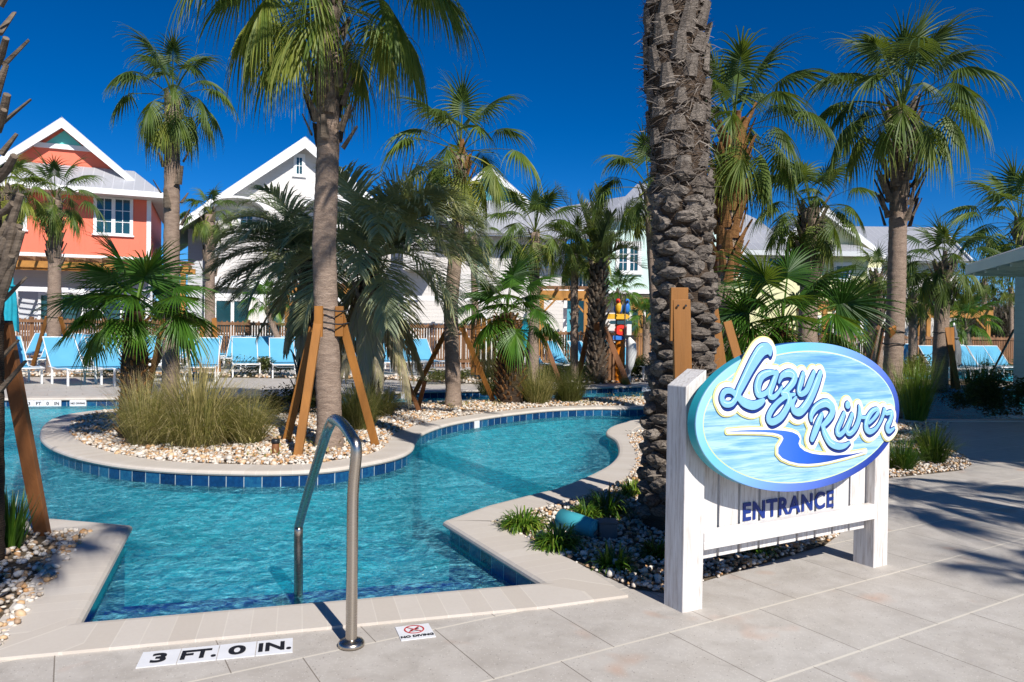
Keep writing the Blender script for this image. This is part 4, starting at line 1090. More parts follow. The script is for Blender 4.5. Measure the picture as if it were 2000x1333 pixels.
shrub('tan bush under the loungers at the right edge', 1945, 718, 32, 90, 1500, 40, leaf=.05, tone=(.4, 1.0), y=24.5)
shrub('low green bush beside the green-and-white closed umbrella', 1055, 735, 40, 90, 1600, 42, leaf=.045, tone=(.2, .7), y=18)

# ------------------------------------------------------------------ palm supports
def brace(label, planks, y, straps=None, mat='orange_wood', w=.082, th=.04):
    """planks: (top px, foot ground px, block?) ; each plank leans on the trunk"""
    root = empty('palm_brace', (D(planks[0][0][0], 0, y).x, y, 0), label, 'tree brace', 'timber braces propping the palms'); o = root.location.copy()
    for i, (tp, fp, fy, dy, blk) in enumerate(planks):
        a = D(tp[0], tp[1], y+dy)-o; b = (G(*fp) if fy is None else Vector((D(fp[0], fp[1], fy).x, fy, 0)))-o; b.z = -.03
        mb = MB(); mb.bar(b, a, w, th, (0, -1, .2) if abs(dy) > abs(.2) else (1, 0, 0) if False else (0, -1, 0)); mb.build('plank', mat, root, bevel=.003)
        if blk:
            mb = MB(); mb.bar((a.x+blk[0], a.y+blk[1], a.z-.24), (a.x+blk[0], a.y+blk[1], a.z+.07), w, .038, (0, -1, 0)); mb.build('block', mat, root, bevel=.003)
    if label.startswith('broad') or label.startswith('three'):
        for (tp, fp, fy, dy, blk) in planks:
            if not blk: continue
            a = D(tp[0], tp[1], y+dy)-o
            for sx_ in (-.022, .022): m = MB(); m.lathe([(.007, 0), (.007, .006)], 8); m.v = [(a.x+sx_+p[0]-.002, a.y-.034-p[2], a.z-.035+p[1]) for p in m.v]; m.build('bolt', 'dark', root)
    if straps:
        c, r, zs = straps
        for z in zs:
            mb = MB(); n = 20; pts = [(c.x-o.x+math.cos(2*pi*k/n)*r, c.y-o.y+math.sin(2*pi*k/n)*r, z+.01*math.sin(k)) for k in range(n+1)]
            mb.tube(pts, .008, 6, False); mb.build('strap', 'dark', root, smooth=True)
y2 = P2[1].y
brace('three thick orange planks and blocks strapped round the smooth trunk at the island front',
      [((624, 612), (580, 897), None, -.22, (.0, -.03)), ((612, 640), (557, 868), None, .05, None), ((664, 612), (736, 873), None, -.05, (.0, -.02))], y2,
      (P2[1]+Vector((.0, 0, 0)), .185, [(D(640, 607, y2)).z, (D(640, 632, y2)).z]))
y1 = P1[1].y
brace('orange planks meeting at the trunk behind the young island palm', [((318, 632), (285, 700), y1+.9, -.1, (0, 0)), ((349, 632), (405, 738), None, -.1, None), ((345, 634), (262, 720), y1+1.0, .1, None)], y1, (P1[1], .15, [1.12]))
y3 = P3[1].y
brace('orange plank running down to the right of the palm with orange scars', [((902, 640), (966, 786), None, -.1, None), ((870, 650), (800, 770), y3+.8, .1, None)], y3, (P3[1], .14, [1.2]))
brace('reddish planks crossing in front of the pindo palm skirt', [((765, 665), (822, 808), None, 0, None), ((830, 745), (815, 800), 11.4, 0, None), ((745, 640), (740, 720), 12.4, 0, None)], 11.0, None, 'brown_wood', .06, .04)
brace('pair of orange planks either side of the trunk by the coral house', [((92, 620), (60, 668), 19.4, 0, None), ((118, 620), (148, 668), 19.4, 0, None)], 18.5, (P4[1], .17, [D(105, 620, 18.5).z]), 'orange_wood', .10)
y6 = 17.0
brace('reddish planks on the trunk left of the slender fan palm', [((1038, 640), (1022, 732), None, 0, None), ((1058, 650), (1100, 712), 16.6, 0, None)], y6, (P6[1], .15, [D(1044, 650, y6).z]), 'brown_wood', .10)
brace('planks propping the rough feather palm beyond the channel', [((1165, 632), (1170, 742), None, -.28, None), ((1180, 640), (1228, 745), 18.0, 0, None), ((1150, 640), (1128, 715), 19, .1, None)], 18.2, (P6[1]+Vector((-20, 0, -9)), .01, []), 'brown_wood', .13)
y9 = P9[1].y
brace('pale orange plank standing against the ringed trunk right of the sign', [((1743, 640), (1748, 800), None, -.2, None)], y9, (P9[1]+Vector((.02, 0, 0)), .16, [D(1745, 648, y9).z, D(1745, 672, y9).z]), 'orange_wood', .11)
brace('dark planks leaning on the ringed trunk from the left', [((1725, 640), (1700, 706), y9+3.5, .3, None), ((1715, 640), (1680, 706), y9+3.8, .5, None)], y9, None, 'brown_wood', .09)
yb = 4.55
brace('broad orange planks bolted against the thick grey trunk behind the sign', [((1330, 586), (1345, 800), 4.22, -.28, (-.012, 0.0)), ((1384, 585), (1452, 800), 5.0, .45, None)], yb, None, 'orange_wood', .10, .045)
brace('thin orange plank behind the broad ones, running into the sign', [((1420, 628), (1490, 790), 8.8, 0, None)], 8.9, None, 'orange_wood', .10)
brace('orange plank on the shaggy-necked fan palm by the right-hand loungers', [((1849, 640), (1872, 752), 18.3, 0, None), ((1858, 640), (1862, 752), 18.6, .1, None)], 18.45, (P12[1], .18, [D(1840, 650, 18.5).z]), 'orange_wood', .12)
brace('orange and brown planks propping the small palm by the white gable house', [((398, 628), (382, 680), 20.6, 0, None), ((418, 622), (428, 690), 20.2, 0, None)], 20.8, None, 'orange_wood', .13)
brace('brown plank leaning across the view at the left edge, foot in the pebbles', [((6, 628), (86, 1046), None, -.0, None)], 3.98, None, 'brown_wood', .082, .038)
brace('thin dark pole leaning in the shade at the right edge', [((1980, 645), (1925, 735), 20, 0, None)], 17, None, 'black_metal', .05, .04)

# ------------------------------------------------------------------ the sign
sa = rad(29.9); SA = Vector((math.cos(sa), math.sin(sa), 0)); SN = Vector((math.sin(sa), -math.cos(sa), 0))
L0 = G(1333, 1198); L0.z = 0
sign = empty('entrance_sign', L0, 'whitewashed wooden sign with a blue oval reading Lazy River over the word ENTRANCE', 'sign', rz=sa)
# local: x along the sign, -y towards the viewer, z up
def S(u, v, off=0.0):
    p = on_plane(u, v, L0+SN*off, SN)-L0; return (p.dot(SA), p.z)
PW = .122; PD = .125
for x0, hi_right in ((0.0, True), (1.375, False)):
    mb = MB(); a, b = (1.015, 1.090) if hi_right else (1.090, 1.010)
    mb.v = [(x0, 0, -.05), (x0+PW, 0, -.05), (x0+PW, PD, -.05), (x0, PD, -.05), (x0, 0, a), (x0+PW, 0, b), (x0+PW, PD, b), (x0, PD, a)]
    mb.f = [(0, 3, 2, 1), (4, 5, 6, 7), (0, 1, 5, 4), (1, 2, 6, 5), (2, 3, 7, 6), (3, 0, 4, 7)]
    mb.build('post', 'whitewash', sign, bevel=.004)
nb = 9; x0 = PW+.004; bw_ = (1.371-x0)/nb
for i in range(nb):
    mb = MB(); mb.box(x0+i*bw_+.008, x0+(i+1)*bw_-.008, .052, .074, .205, .97); mb.build('board', 'whitewash', sign, bevel=.002)
mb = MB(); mb.box(PW+.001, 1.385, -.004, .045, .266, .345); mb.build('rail', 'whitewash_h', sign, bevel=.003)
mb = MB(); mb.box(PW+.001, 1.374, .076, .10, .80, .88); mb.build('rail', 'whitewash_h', sign, bevel=.003)
OC = (.692, .862); OA, OB = .728, .357
def ell(a, b, n=96): return [(OC[0]+a*math.cos(2*pi*i/n), OC[1]+b*math.sin(2*pi*i/n)) for i in range(n)]
def plane_at(off): return ((0, -off, 0), (1, 0, 0), (0, 0, 1), (0, -1, 0))
fill('oval_side', [ell(OA, OB)], 0, 'sign_side', .022, sign, plane=plane_at(.070))
fill('oval_rim', [ell(OA-.002, OB-.002)], 0, 'sign_rim', .003, sign, plane=plane_at(.095), bevel=.002)
fill('lime_line', [ell(OA-.040, OB-.040)], 0, 'lime', .0015, sign, plane=plane_at(.0995))
fill('oval_panel', [ell(OA-.046, OB-.046)], 0, 'sign_panel', .0015, sign, plane=plane_at(.1005))
OFF = .102
ZA = lambda x, y: S(1380+x/6.667, 650+y/6.667, OFF)
ZB = lambda x, y: S(1540+x/6.667, 750+y/6.667, OFF)
pxm = 3.72/FPX/6.667
st = []
def stroke(fn, pts, w):
    """pts (x,y[,halfwidth]) in enlarged-photo units"""
    P = [(*fn(p[0], p[1]), (p[2] if len(p) > 2 else w)*pxm) for p in pts]
    out = []; N = len(P)
    for i in range(N-1):
        p0, p1, p2, p3 = [np.array(P[j]) for j in (max(i-1, 0), i, i+1, min(i+2, N-1))]
        for k in range(6):
            t = k/6; out.append(.5*((2*p1)+(-p0+p2)*t+(2*p0-5*p1+4*p2-p3)*t*t+(-p0+3*p1-3*p2+p3)*t**3))
    out.append(np.array(P[-1])); st.append(np.array(out)); return len(st)-1
# L
stroke(ZA, [(792, 290, 26), (775, 215, 66), (690, 225, 84), (610, 330, 80), (530, 470, 70), (450, 630, 62), (385, 760, 54), (350, 850, 40), (290, 925, 40), (205, 925, 44), (165, 850, 40), (205, 765, 40), (290, 760, 40), (370, 830, 44), (460, 910, 58), (570, 945, 60), (660, 915, 50), (705, 880, 34)], 45)
# a
stroke(ZA, [(870, 520, 30), (780, 520, 44), (680, 570, 56), (630, 690, 60), (645, 800, 50), (710, 800, 40), (780, 740, 34), (840, 620, 40), (880, 525, 34)], 45)
stroke(ZA, [(885, 520, 36), (830, 660, 48), (785, 800, 44), (830, 840, 38), (900, 780, 30), (950, 700, 22)], 44)
# z
stroke(ZA, [(905, 650, 22), (950, 560, 40), (1040, 525, 56), (1110, 560, 54), (1090, 650, 50), (1010, 745, 42), (950, 790, 34), (1020, 800, 44), (1045, 880, 48), (1010, 980, 48), (930, 1100, 50), (820, 1160, 50), (770, 1110, 44), (815, 1000, 42), (900, 900, 38), (1000, 830, 34), (1110, 800, 26)], 44)
# y
stroke(ZA, [(1225, 530, 36), (1195, 640, 48), (1165, 750, 42), (1190, 800, 40), (1260, 760, 44), (1310, 650, 48), (1365, 515, 36)], 44)
stroke(ZA, [(1450, 520, 40), (1400, 650, 58), (1340, 800, 60), (1270, 930, 60), (1180, 1030, 58), (1100, 1010, 46), (1085, 920, 36), (1130, 840, 24)], 50)
# R
stroke(ZB, [(262, 478, 26), (262, 400, 42), (330, 300, 52), (450, 245, 60), (530, 300, 58), (530, 390, 52), (470, 480, 46), (405, 545, 36)], 46)
stroke(ZB, [(400, 395, 38), (355, 500, 54), (310, 620, 52), (272, 718, 42)], 50)
stroke(ZB, [(410, 550, 36), (440, 640, 50), (510, 760, 54), (610, 810, 50), (700, 800, 38), (765, 755, 18)], 46)
# i
stroke(ZB, [(738, 270, 54), (736, 276, 54)], 54)
stroke(ZB, [(690, 380, 34), (650, 480, 44), (600, 600, 44), (625, 660, 40), (690, 610, 36), (750, 500, 36), (790, 400, 34)], 40)
stroke(ZB, [(795, 395, 36), (760, 500, 42), (725, 600, 42), (760, 645, 40), (830, 580, 42), (880, 460, 44), (890, 350, 36), (885, 290, 26)], 40)
stroke(ZB, [(885, 330, 26), (905, 420, 30), (960, 435, 28), (1010, 420, 24)], 28)
# e
stroke(ZB, [(1010, 510, 26), (1075, 450, 30), (1130, 370, 32), (1120, 325, 32), (1050, 360, 40), (985, 470, 44), (975, 570, 46), (1020, 620, 44), (1090, 590, 32), (1145, 520, 26), (1190, 420, 30), (1215, 330, 34)], 40)
# r
stroke(ZB, [(1215, 330, 34), (1235, 380, 36), (1310, 370, 40), (1290, 470, 42), (1250, 560, 44), (1270, 615, 40), (1320, 590, 26), (1350, 560, 14)], 40)

gx0, gx1, gz0, gz1, gs = -.02, 1.50, .50, 1.32, .0034
nx, nz = int((gx1-gx0)/gs), int((gz1-gz0)/gs)
GX, GZ = np.meshgrid(gx0+np.arange(nx)*gs, gz0+np.arange(nz)*gs)
def sdf_strokes(dx=0, dz=0):
    F = np.full(GX.shape, 9.0)
    for P in st:
        for a, b in zip(P[:-1], P[1:]):
            ax, az, bx, bz = a[0]+dx, a[1]+dz, b[0]+dx, b[1]+dz; r = max(a[2], b[2])+.06
            i0, i1 = [int(np.clip((q-gx0)/gs, 0, nx)) for q in (min(ax, bx)-r, max(ax, bx)+r)]; j0, j1 = [int(np.clip((q-gz0)/gs, 0, nz)) for q in (min(az, bz)-r, max(az, bz)+r)]
            X = GX[j0:j1, i0:i1]; Z = GZ[j0:j1, i0:i1]; ex, ez = bx-ax, bz-az; q = max(1e-9, ex*ex+ez*ez)
            t = np.clip(((X-ax)*ex+(Z-az)*ez)/q, 0, 1)
            d = np.hypot(X-ax-ex*t, Z-az-ez*t)-(a[2]+(b[2]-a[2])*t)
            F[j0:j1, i0:i1] = np.minimum(F[j0:j1, i0:i1], d)
    return F
def sdf_poly(P):
    pts = np.column_stack([GX.ravel(), GZ.ravel()]); ins = inside(pts, P).reshape(GX.shape); F = np.full(GX.shape, 9.0)
    for i in range(len(P)):
        a, b = P[i], P[(i+1) % len(P)]; ex, ez = b[0]-a[0], b[1]-a[1]; q = max(1e-9, ex*ex+ez*ez)
        t = np.clip(((GX-a[0])*ex+(GZ-a[1])*ez)/q, 0, 1); F = np.minimum(F, np.hypot(GX-a[0]-ex*t, GZ-a[1]-ez*t))
    return np.where(ins, -F, F)
def contour(F, lev, minarea=1.2e-4):
    """closed loops of F == lev by marching squares"""
    V = F-lev; V = np.where(V == 0, 1e-7, V); V[0, :] = V[-1, :] = 1; V[:, 0] = V[:, -1] = 1
    s = V < 0; nxt = {}
    code = (s[:-1, :-1]*1+s[:-1, 1:]*2+s[1:, 1:]*4+s[1:, :-1]*8)
    tab = {1: [(3, 0)], 2: [(0, 1)], 3: [(3, 1)], 4: [(1, 2)], 5: [(3, 2), (1, 0)], 6: [(0, 2)], 7: [(3, 2)], 8: [(2, 3)], 9: [(2, 0)], 10: [(0, 3), (2, 1)], 11: [(2, 1)], 12: [(1, 3)], 13: [(1, 0)], 14: [(0, 3)]}
    def edge(j, i, e): return [(0, j, i), (1, j, i+1), (0, j+1, i), (1, j, i)][e]
    for j, i in zip(*np.nonzero((code > 0) & (code < 15))):
        for a, b in tab[int(code[j, i])]: nxt[edge(j, i, a)] = edge(j, i, b)
    def pt(k):
        h, j, i = k
        a = V[j, i]; b = V[j, i+1] if h == 0 else V[j+1, i]; t = a/(a-b)
        return (gx0+(i+(t if h == 0 else 0))*gs, gz0+(j+(t if h == 1 else 0))*gs)
    loops = []
    while nxt:
        k = next(iter(nxt)); L = []
        while k in nxt: q = nxt.pop(k); L.append(pt(k)); k = q
        if len(L) > 6 and abs(area(L)) > minarea:
            A = np.array(L)
            for _ in range(2): A = .25*np.roll(A, 1, 0)+.5*A+.25*np.roll(A, -1, 0)
            loops.append([tuple(p) for p in A])
    return loops
FL = sdf_strokes()
sw = [(330, 803), (430, 794), (520, 790), (620, 789), (700, 790), (790, 797), (850, 808), (895, 830), (912, 862), (900, 900), (912, 930), (950, 960), (1010, 982), (1080, 992), (1200, 997), (1330, 987), (1450, 965), (1380, 985), (1300, 1008), (1150, 1045), (1060, 1060), (980, 1066), (900, 1062), (830, 1045), (770, 1018), (737, 980), (738, 935), (765, 890), (780, 860), (768, 836), (735, 822), (690, 812), (600, 806), (480, 803)]
SW = [S(1340+x/4.166, 650+y/4.166, OFF) for x, y in sw]
FS = sdf_poly(SW)
# white ground behind the letters also follows the drop shadow
FSH = sdf_strokes(.009, -.014)
FB = np.minimum(np.minimum(FL, FSH)-.002, FS+.008)
fill('outline_edge', contour(FB, .024), 0, 'yellow_edge', .002, sign, plane=plane_at(.1045), bevel=.0015)
fill('outline', contour(FB, .0180), 0, 'cream', .0015, sign, plane=plane_at(.1085), bevel=.001)
fill('swoosh', [SW], 0, 'swoosh', .001, sign, plane=plane_at(.1115))
FSS = np.minimum(np.minimum(FSH, sdf_strokes(.0045, -.007)), FL-.0012)
fill('letter_shadow', contour(FSS, 0.0), 0, 'navy', .0008, sign, plane=plane_at(.1120))
fill('letters', contour(FL, -.0042), 0, 'letter_blue', .0016, sign, plane=plane_at(.1165), bevel=.0020, bres=2)
st_keep = st; hl = []
for P in st_keep:
    n = len(P)
    if n < 12: continue
    Q = P[int(n*.10):int(n*.55)].copy(); Q[:, 0] -= Q[:, 2]*.42; Q[:, 1] += Q[:, 2]*.42; Q[:, 2] = np.minimum(Q[:, 2]*.13, .0022); hl.append(Q)
st = hl; FH = sdf_strokes(); FH = np.where(FL < -.005, FH, 9.0); st = st_keep
for q_ in contour(FH, 0.0, 2e-5): fill('letter_highlight', [q_], 0, 'letter_hi', .0006, sign, plane=plane_at(.1206))
c0_, c1_ = S(1452, 1002, -.046), S(1629, 977, -.046); c = ((c0_[0]+c1_[0])/2, (c0_[1]+c1_[1])/2); tw_ = c1_[0]-c0_[0]
text_mesh('lettering_entrance', 'ENTRANCE', .118, ((c[0], .049, c[1]), (1, 0, 0), (0, 0, 1), (0, -1, 0)), 'navy', .002, sign, offset=.0034, fit=tw_, space=1.12)

# ------------------------------------------------------------------ hand rail
rb = G(686, 1262); rb.z = 0
rail = empty('pool_handrail', rb, 'curved brushed steel handrail leaning out over the pool entry steps', 'handrail')
top1 = D(676, 850, 2.92); top1 = Vector((-.645, 2.93, D(676, 838, 2.93).z))
tp = []
A = Vector((rb.x, rb.y, 0)); yt = 3.36
far = D(583, 1060, 3.78)
Aup = Vector((rb.x+.0, rb.y, .80)); Ac = Vector((rb.x-.012, rb.y+.03, .875)); Ad = Vector((rb.x-.06, rb.y+.12, .925))
Bk = D(652, 818, 3.22); Bd = D(630, 870, 3.36); Be = D(588, 1010, 3.76); Bf = D(583, 1045, 3.80); Bg = D(583, 1135, 3.80); Bh = Vector((Bg.x, Bg.y, -.45))
P_ = [A, Aup, D(696, 880, 2.885), D(688, 855, 2.92), D(674, 834, 3.0), D(661, 822, 3.09), D(652, 820, 3.16), D(644, 832, 3.2), Bd, Be, Bf, Bg, Bh]
P_ = [A, Vector((A.x, A.y, .3)), Vector((A.x, A.y, .6))]+P_[2:]
Q3 = []
def crom3(P, n=8):
    out = []
    for i in range(len(P)-1):
        p0, p1, p2, p3 = P[max(i-1, 0)], P[i], P[i+1], P[min(i+2, len(P)-1)]
        for k in range(n):
            t = k/n; out.append(.5*((2*p1)+(-p0+p2)*t+(2*p0-5*p1+4*p2-p3)*t*t+(-p0+3*p1-3*p2+p3)*t**3))
    out.append(P[-1]); return out
mb = MB(); mb.tube([p-rb for p in crom3(P_, 8)], .0225, 20); mb.build('tube', 'steel', rail, smooth=True)
mb = MB(); mb.lathe([(.024, .0), (.052, .002), (.052, .014), (.046, .022), (.03, .028), (.024, .03)], 28); mb.build('escutcheon', 'steel', rail, smooth=True)

# ------------------------------------------------------------------ depth markers
def marker(label, px_c, ang, texts, w=.1535, tilt=None, name='depth_marker', z=.004, group=None):
    c = G(*px_c); c.z = z; root = empty(name, c, label, 'pool marker', group, rz=ang)
    n = len(texts)
    for i, s in enumerate(texts):
        x = (i-(n-1)/2)*w; mb = MB(); mb.box(x-w/2+.0015, x+w/2-.0015, -w/2*.98, w/2*.98, -.003, .0); mb.build('tile', 'marker_white', root)
        if s: text_mesh('lettering', s, .105, ((x, -.006, .0022), (1, 0, 0), (0, 1, 0), (0, 0, 1)), 'ink', .0008, root, offset=.0032, sx=1.2 if len(s) < 2 else .98)
    return root
A3 = G(278, 1290); B3 = G(572, 1262)
la = G(278, 1302); lb = G(573, 1272); ang3 = math.atan2(lb.y-la.y, lb.x-la.x)
marker('four white deck tiles reading 3 FT. 0 IN. beside the handrail', (426, 1276), ang3, ['3', 'FT.', '0', 'IN.'], w=.138)
nd = marker('small white NO DIVING tile with a red crossed circle on the deck', (811, 1236), ang3+rad(3), [''], name='no_diving_marker', w=.145)
mb = MB()
for k in range(2):
    pass
def ring_mesh(mb, c, r0, r1, n=40, z=0.0, rx=1.0):
    k0 = len(mb.v)
    for j in range(n):
        a = 2*pi*j/n; mb.v += [(c[0]+math.cos(a)*r0*rx, c[1]+math.sin(a)*r0, z), (c[0]+math.cos(a)*r1*rx, c[1]+math.sin(a)*r1, z)]
    for j in range(n): a = k0+2*j; b = k0+2*((j+1) % n); mb.f.append((a, a+1, b+1, b))
mb = MB(); ring_mesh(mb, (0, .022), .036, .042, z=.0022)
for s in (-1, 1):
    dx, dy = .027, .027*s; q = Vector((dx, dy, 0)); w_ = Vector((-dy, dx, 0)).normalized()*.0026
    mb.quad(Vector((0, .022, .0024+.0002*s))-q-w_, Vector((0, .022, .0024+.0002*s))+q-w_, Vector((0, .022, .0024+.0002*s))+q+w_, Vector((0, .022, .0024+.0002*s))-q+w_)
mb.build('prohibition_ring', 'red_ink', nd)
mb = MB(); mb.ellipsoid((.016, .030, .0015), .006, .006, .0006, 10, 4); mb.quad((-.018, .012, .0019), (.012, .022, .0019), (.010, .029, .0019), (-.018, .020, .0019)); mb.quad((-.024, .004, .0018), (.022, .004, .0018), (.022, .007, .0018), (-.024, .007, .0018)); mb.build('diver_figure', 'ink', nd)
text_mesh('lettering', 'NO DIVING', .026, ((0, -.046, .0022), (1, 0, 0), (0, 1, 0), (0, 0, 1)), 'ink', .0005, nd, offset=.0008)
def wall_marker(label, i_px, texts, w, h, name='depth_marker'):
    """tiles set upright in the waterline band"""
    c = G(*i_px, z=-.10)
    best = None
    for poly in (OUT, ISL):
        for i in range(len(poly)):
            a, b = Vector(poly[i]), Vector(poly[(i+1) % len(poly)]); ab = b-a
            if ab.length < 1e-6: continue
            t = max(0, min(1, (c.xy-a).dot(ab)/ab.length_squared)); d = (a+ab*t-c.xy).length
            if best is None or d < best[0]: best = (d, a+ab*t, ab.normalized())
    _, p, tg = best
    if tg.x < 0: tg = -tg
    nrm = Vector((tg.y, -tg.x)); root = empty(name, (p.x+nrm.x*.02, p.y+nrm.y*.02, -.085), label, 'pool marker'); n = len(texts)
    for i, s in enumerate(texts):
        x = (i-(n-1)/2)*w; mb = MB(); ax = (Vector((tg.x, tg.y, 0)), Vector((nrm.x, nrm.y, 0)), UP); mb.box(x-w/2+.002, x+w/2-.002, 0, .012, -h/2, h/2, ax); mb.build('tile', 'marker_white', root)
        if s: text_mesh('lettering', s, h*.7 if len(s) < 5 else w/len(s)*1.5, ((tg.x*x+nrm.x*.0135, tg.y*x+nrm.y*.0135, 0), (tg.x, tg.y, 0), (0, 0, 1), (nrm.x, nrm.y, 0)), 'ink', .001, root, offset=.002)
wall_marker('white waterline tiles reading 3 FT 0 IN on the far wall, left', (132, 779), ['3', 'FT', '0', 'IN'], .14, .11)
wall_marker('white NO DIVING waterline tile on the far wall, left of the island', (200, 777), ['NO DIVING'], .26, .11, 'no_diving_marker')
wall_marker('white waterline tile on the curving island wall', (908, 830), [''], .13, .11)
wall_marker('white waterline tile in the back channel wall under the pindo palm', (762, 766), ['3 FT'], .30, .12)
wall_marker('white waterline tiles on the far wall beside the thick trunk', (1242, 760), ['3', 'FT'], .15, .12)

# ------------------------------------------------------------------ small things
dr = G(1125, 1050); dr.z = 0
drum = empty('turquoise_drum', dr, 'turquoise tapered plastic drum lying on its side in the grass by the pool corner', 'pool fitting')
a = Vector((-.085, .13, .075)); b = Vector((.12, -.04, .06)); d = (b-a)
mb = MB(); mb.tube([a-d*.03, a-d*.012, a, a+d*.5, b, b+d*.01, b+d*.012, b+d*.004], [.042, .060, .068, .064, .056, .055, .048, .045], 28); mb.build('body', 'turquoise', drum, smooth=True)
mb = MB(); mb.tube([a+d*.93, a+d*.96], [.0600, .0592], 28); mb.build('band', 'turquoise', drum, smooth=True)
bx = G(1186, 1052); t_ = empty('junction_box', (bx.x, bx.y, 0), 'small grey electrical box in the shade at the end of the turquoise drum', 'electrical box')
mb = MB(); mb.box(-.055, .055, -.05, .05, -.01, .10); mb.build('body', 'grey_box', t_, bevel=.006)
mb = MB(); mb.box(-.06, .06, -.055, .055, .101, .113); mb.build('lid', 'grey_box', t_, bevel=.004)
sp_ = G(538, 892); t_ = empty('garden_light', (sp_.x, sp_.y, 0), 'small brown cylinder spotlight stuck in the pebbles left of the orange planks', 'garden light')
mb = MB(); mb.lathe([(.03, 0), (.035, .01), (.036, .15), (.03, .155)], 14); mb.build('body', 'brown_wood', t_, smooth=True)
mb = MB(); mb.lathe([(.040, .13), (.042, .14), (.042, .165), (.036, .17)], 14); mb.build('hood', 'black_metal', t_, smooth=True)

# ------------------------------------------------------------------ loungers
def make_lounger():
    root = empty('sun_lounger', (0, 0, 0), 'x', 'sun lounger', 'blue sling sun loungers around the pool')
    W2 = .32; pr = [(0, .34), (.25, .36), (.75, .33), (1.15, .36), (1.28, .37)]  # foot at y=0, head +y
    mb = MB()
    for s in (-1, 1): mb.tube([(s*W2, y, z) for y, z in pr], .015, 6)
    mb.tube([(-W2, 0, .34), (W2, 0, .34)], .018, 6); mb.tube([(-W2, 1.28, .36), (W2, 1.28, .36)], .015, 6)
    mb.tube([(-W2+.03, .05, .33), (-W2+.12, .18, .27), (W2-.12, .18, .27), (W2-.03, .05, .33)], .012, 5)
    mb.build('frame', 'white_metal', root, smooth=True)
    for x in (-W2, W2):
        for y in (.16, 1.05):
            mb = MB(); mb.bar((x, y, 0), (x, y+.0, .35), .035, .05, (0, 1, 0)); mb.build('leg', 'white_metal', root, bevel=.004)
    mb = MB(); n = 10
    for i in range(n):
        t0, t1 = i/n*1.22+.02, (i+1)/n*1.22+.02; z = lambda t: .355-.035*math.sin(pi*t/1.25)
        mb.quad((-W2+.02, t0, z(t0)), (W2-.02, t0, z(t0)), (W2-.02, t1, z(t1)), (-W2+.02, t1, z(t1)))
    mb.build('seat_sling', 'sling', root)
    mb = MB(); a = rad(50); L = .82; c, s_ = math.cos(a), math.sin(a); p0 = Vector((0, 1.12, .36))
    for s in (-1, 1): mb.tube([(s*W2, p0.y, p0.z), (s*W2, p0.y+L*c*.5, p0.z+L*s_*.5), (s*(W2-.01), p0.y+L*c, p0.z+L*s_)], .012, 6)
    mb.tube([(-W2, p0.y+L*c, p0.z+L*s_), (W2, p0.y+L*c, p0.z+L*s_)], .013, 6)
    bf = mb.build('back_frame', 'white_metal', root, smooth=True)
    mb = MB()
    for i in range(6):
        t0, t1 = i/6*L, (i+1)/6*L; q = lambda t: (p0.y+t*c+.015*math.sin(pi*t/L)*s_, p0.z+t*s_-.015*math.sin(pi*t/L)*c+.004)
        mb.quad((-W2+.015, *q(t0)), (W2-.015, *q(t0)), (W2-.015, *q(t1)), (-W2+.015, *q(t1)))
    mb.build('back_sling', 'sling', root)
    return root
proto = make_lounger(); first = True
def lounger(u, y, deg, label, v=None):
    """u: photo column of the foot end's middle; deg: direction the feet point, 0 = towards the viewer, + = right"""
    global first
    o = proto if first else copy_tree(proto); first = False
    p = D(u, 700, y); o.location = (p.x, p.y, .005); o.rotation_euler = (0, 0, rad(deg)); o['label'] = label
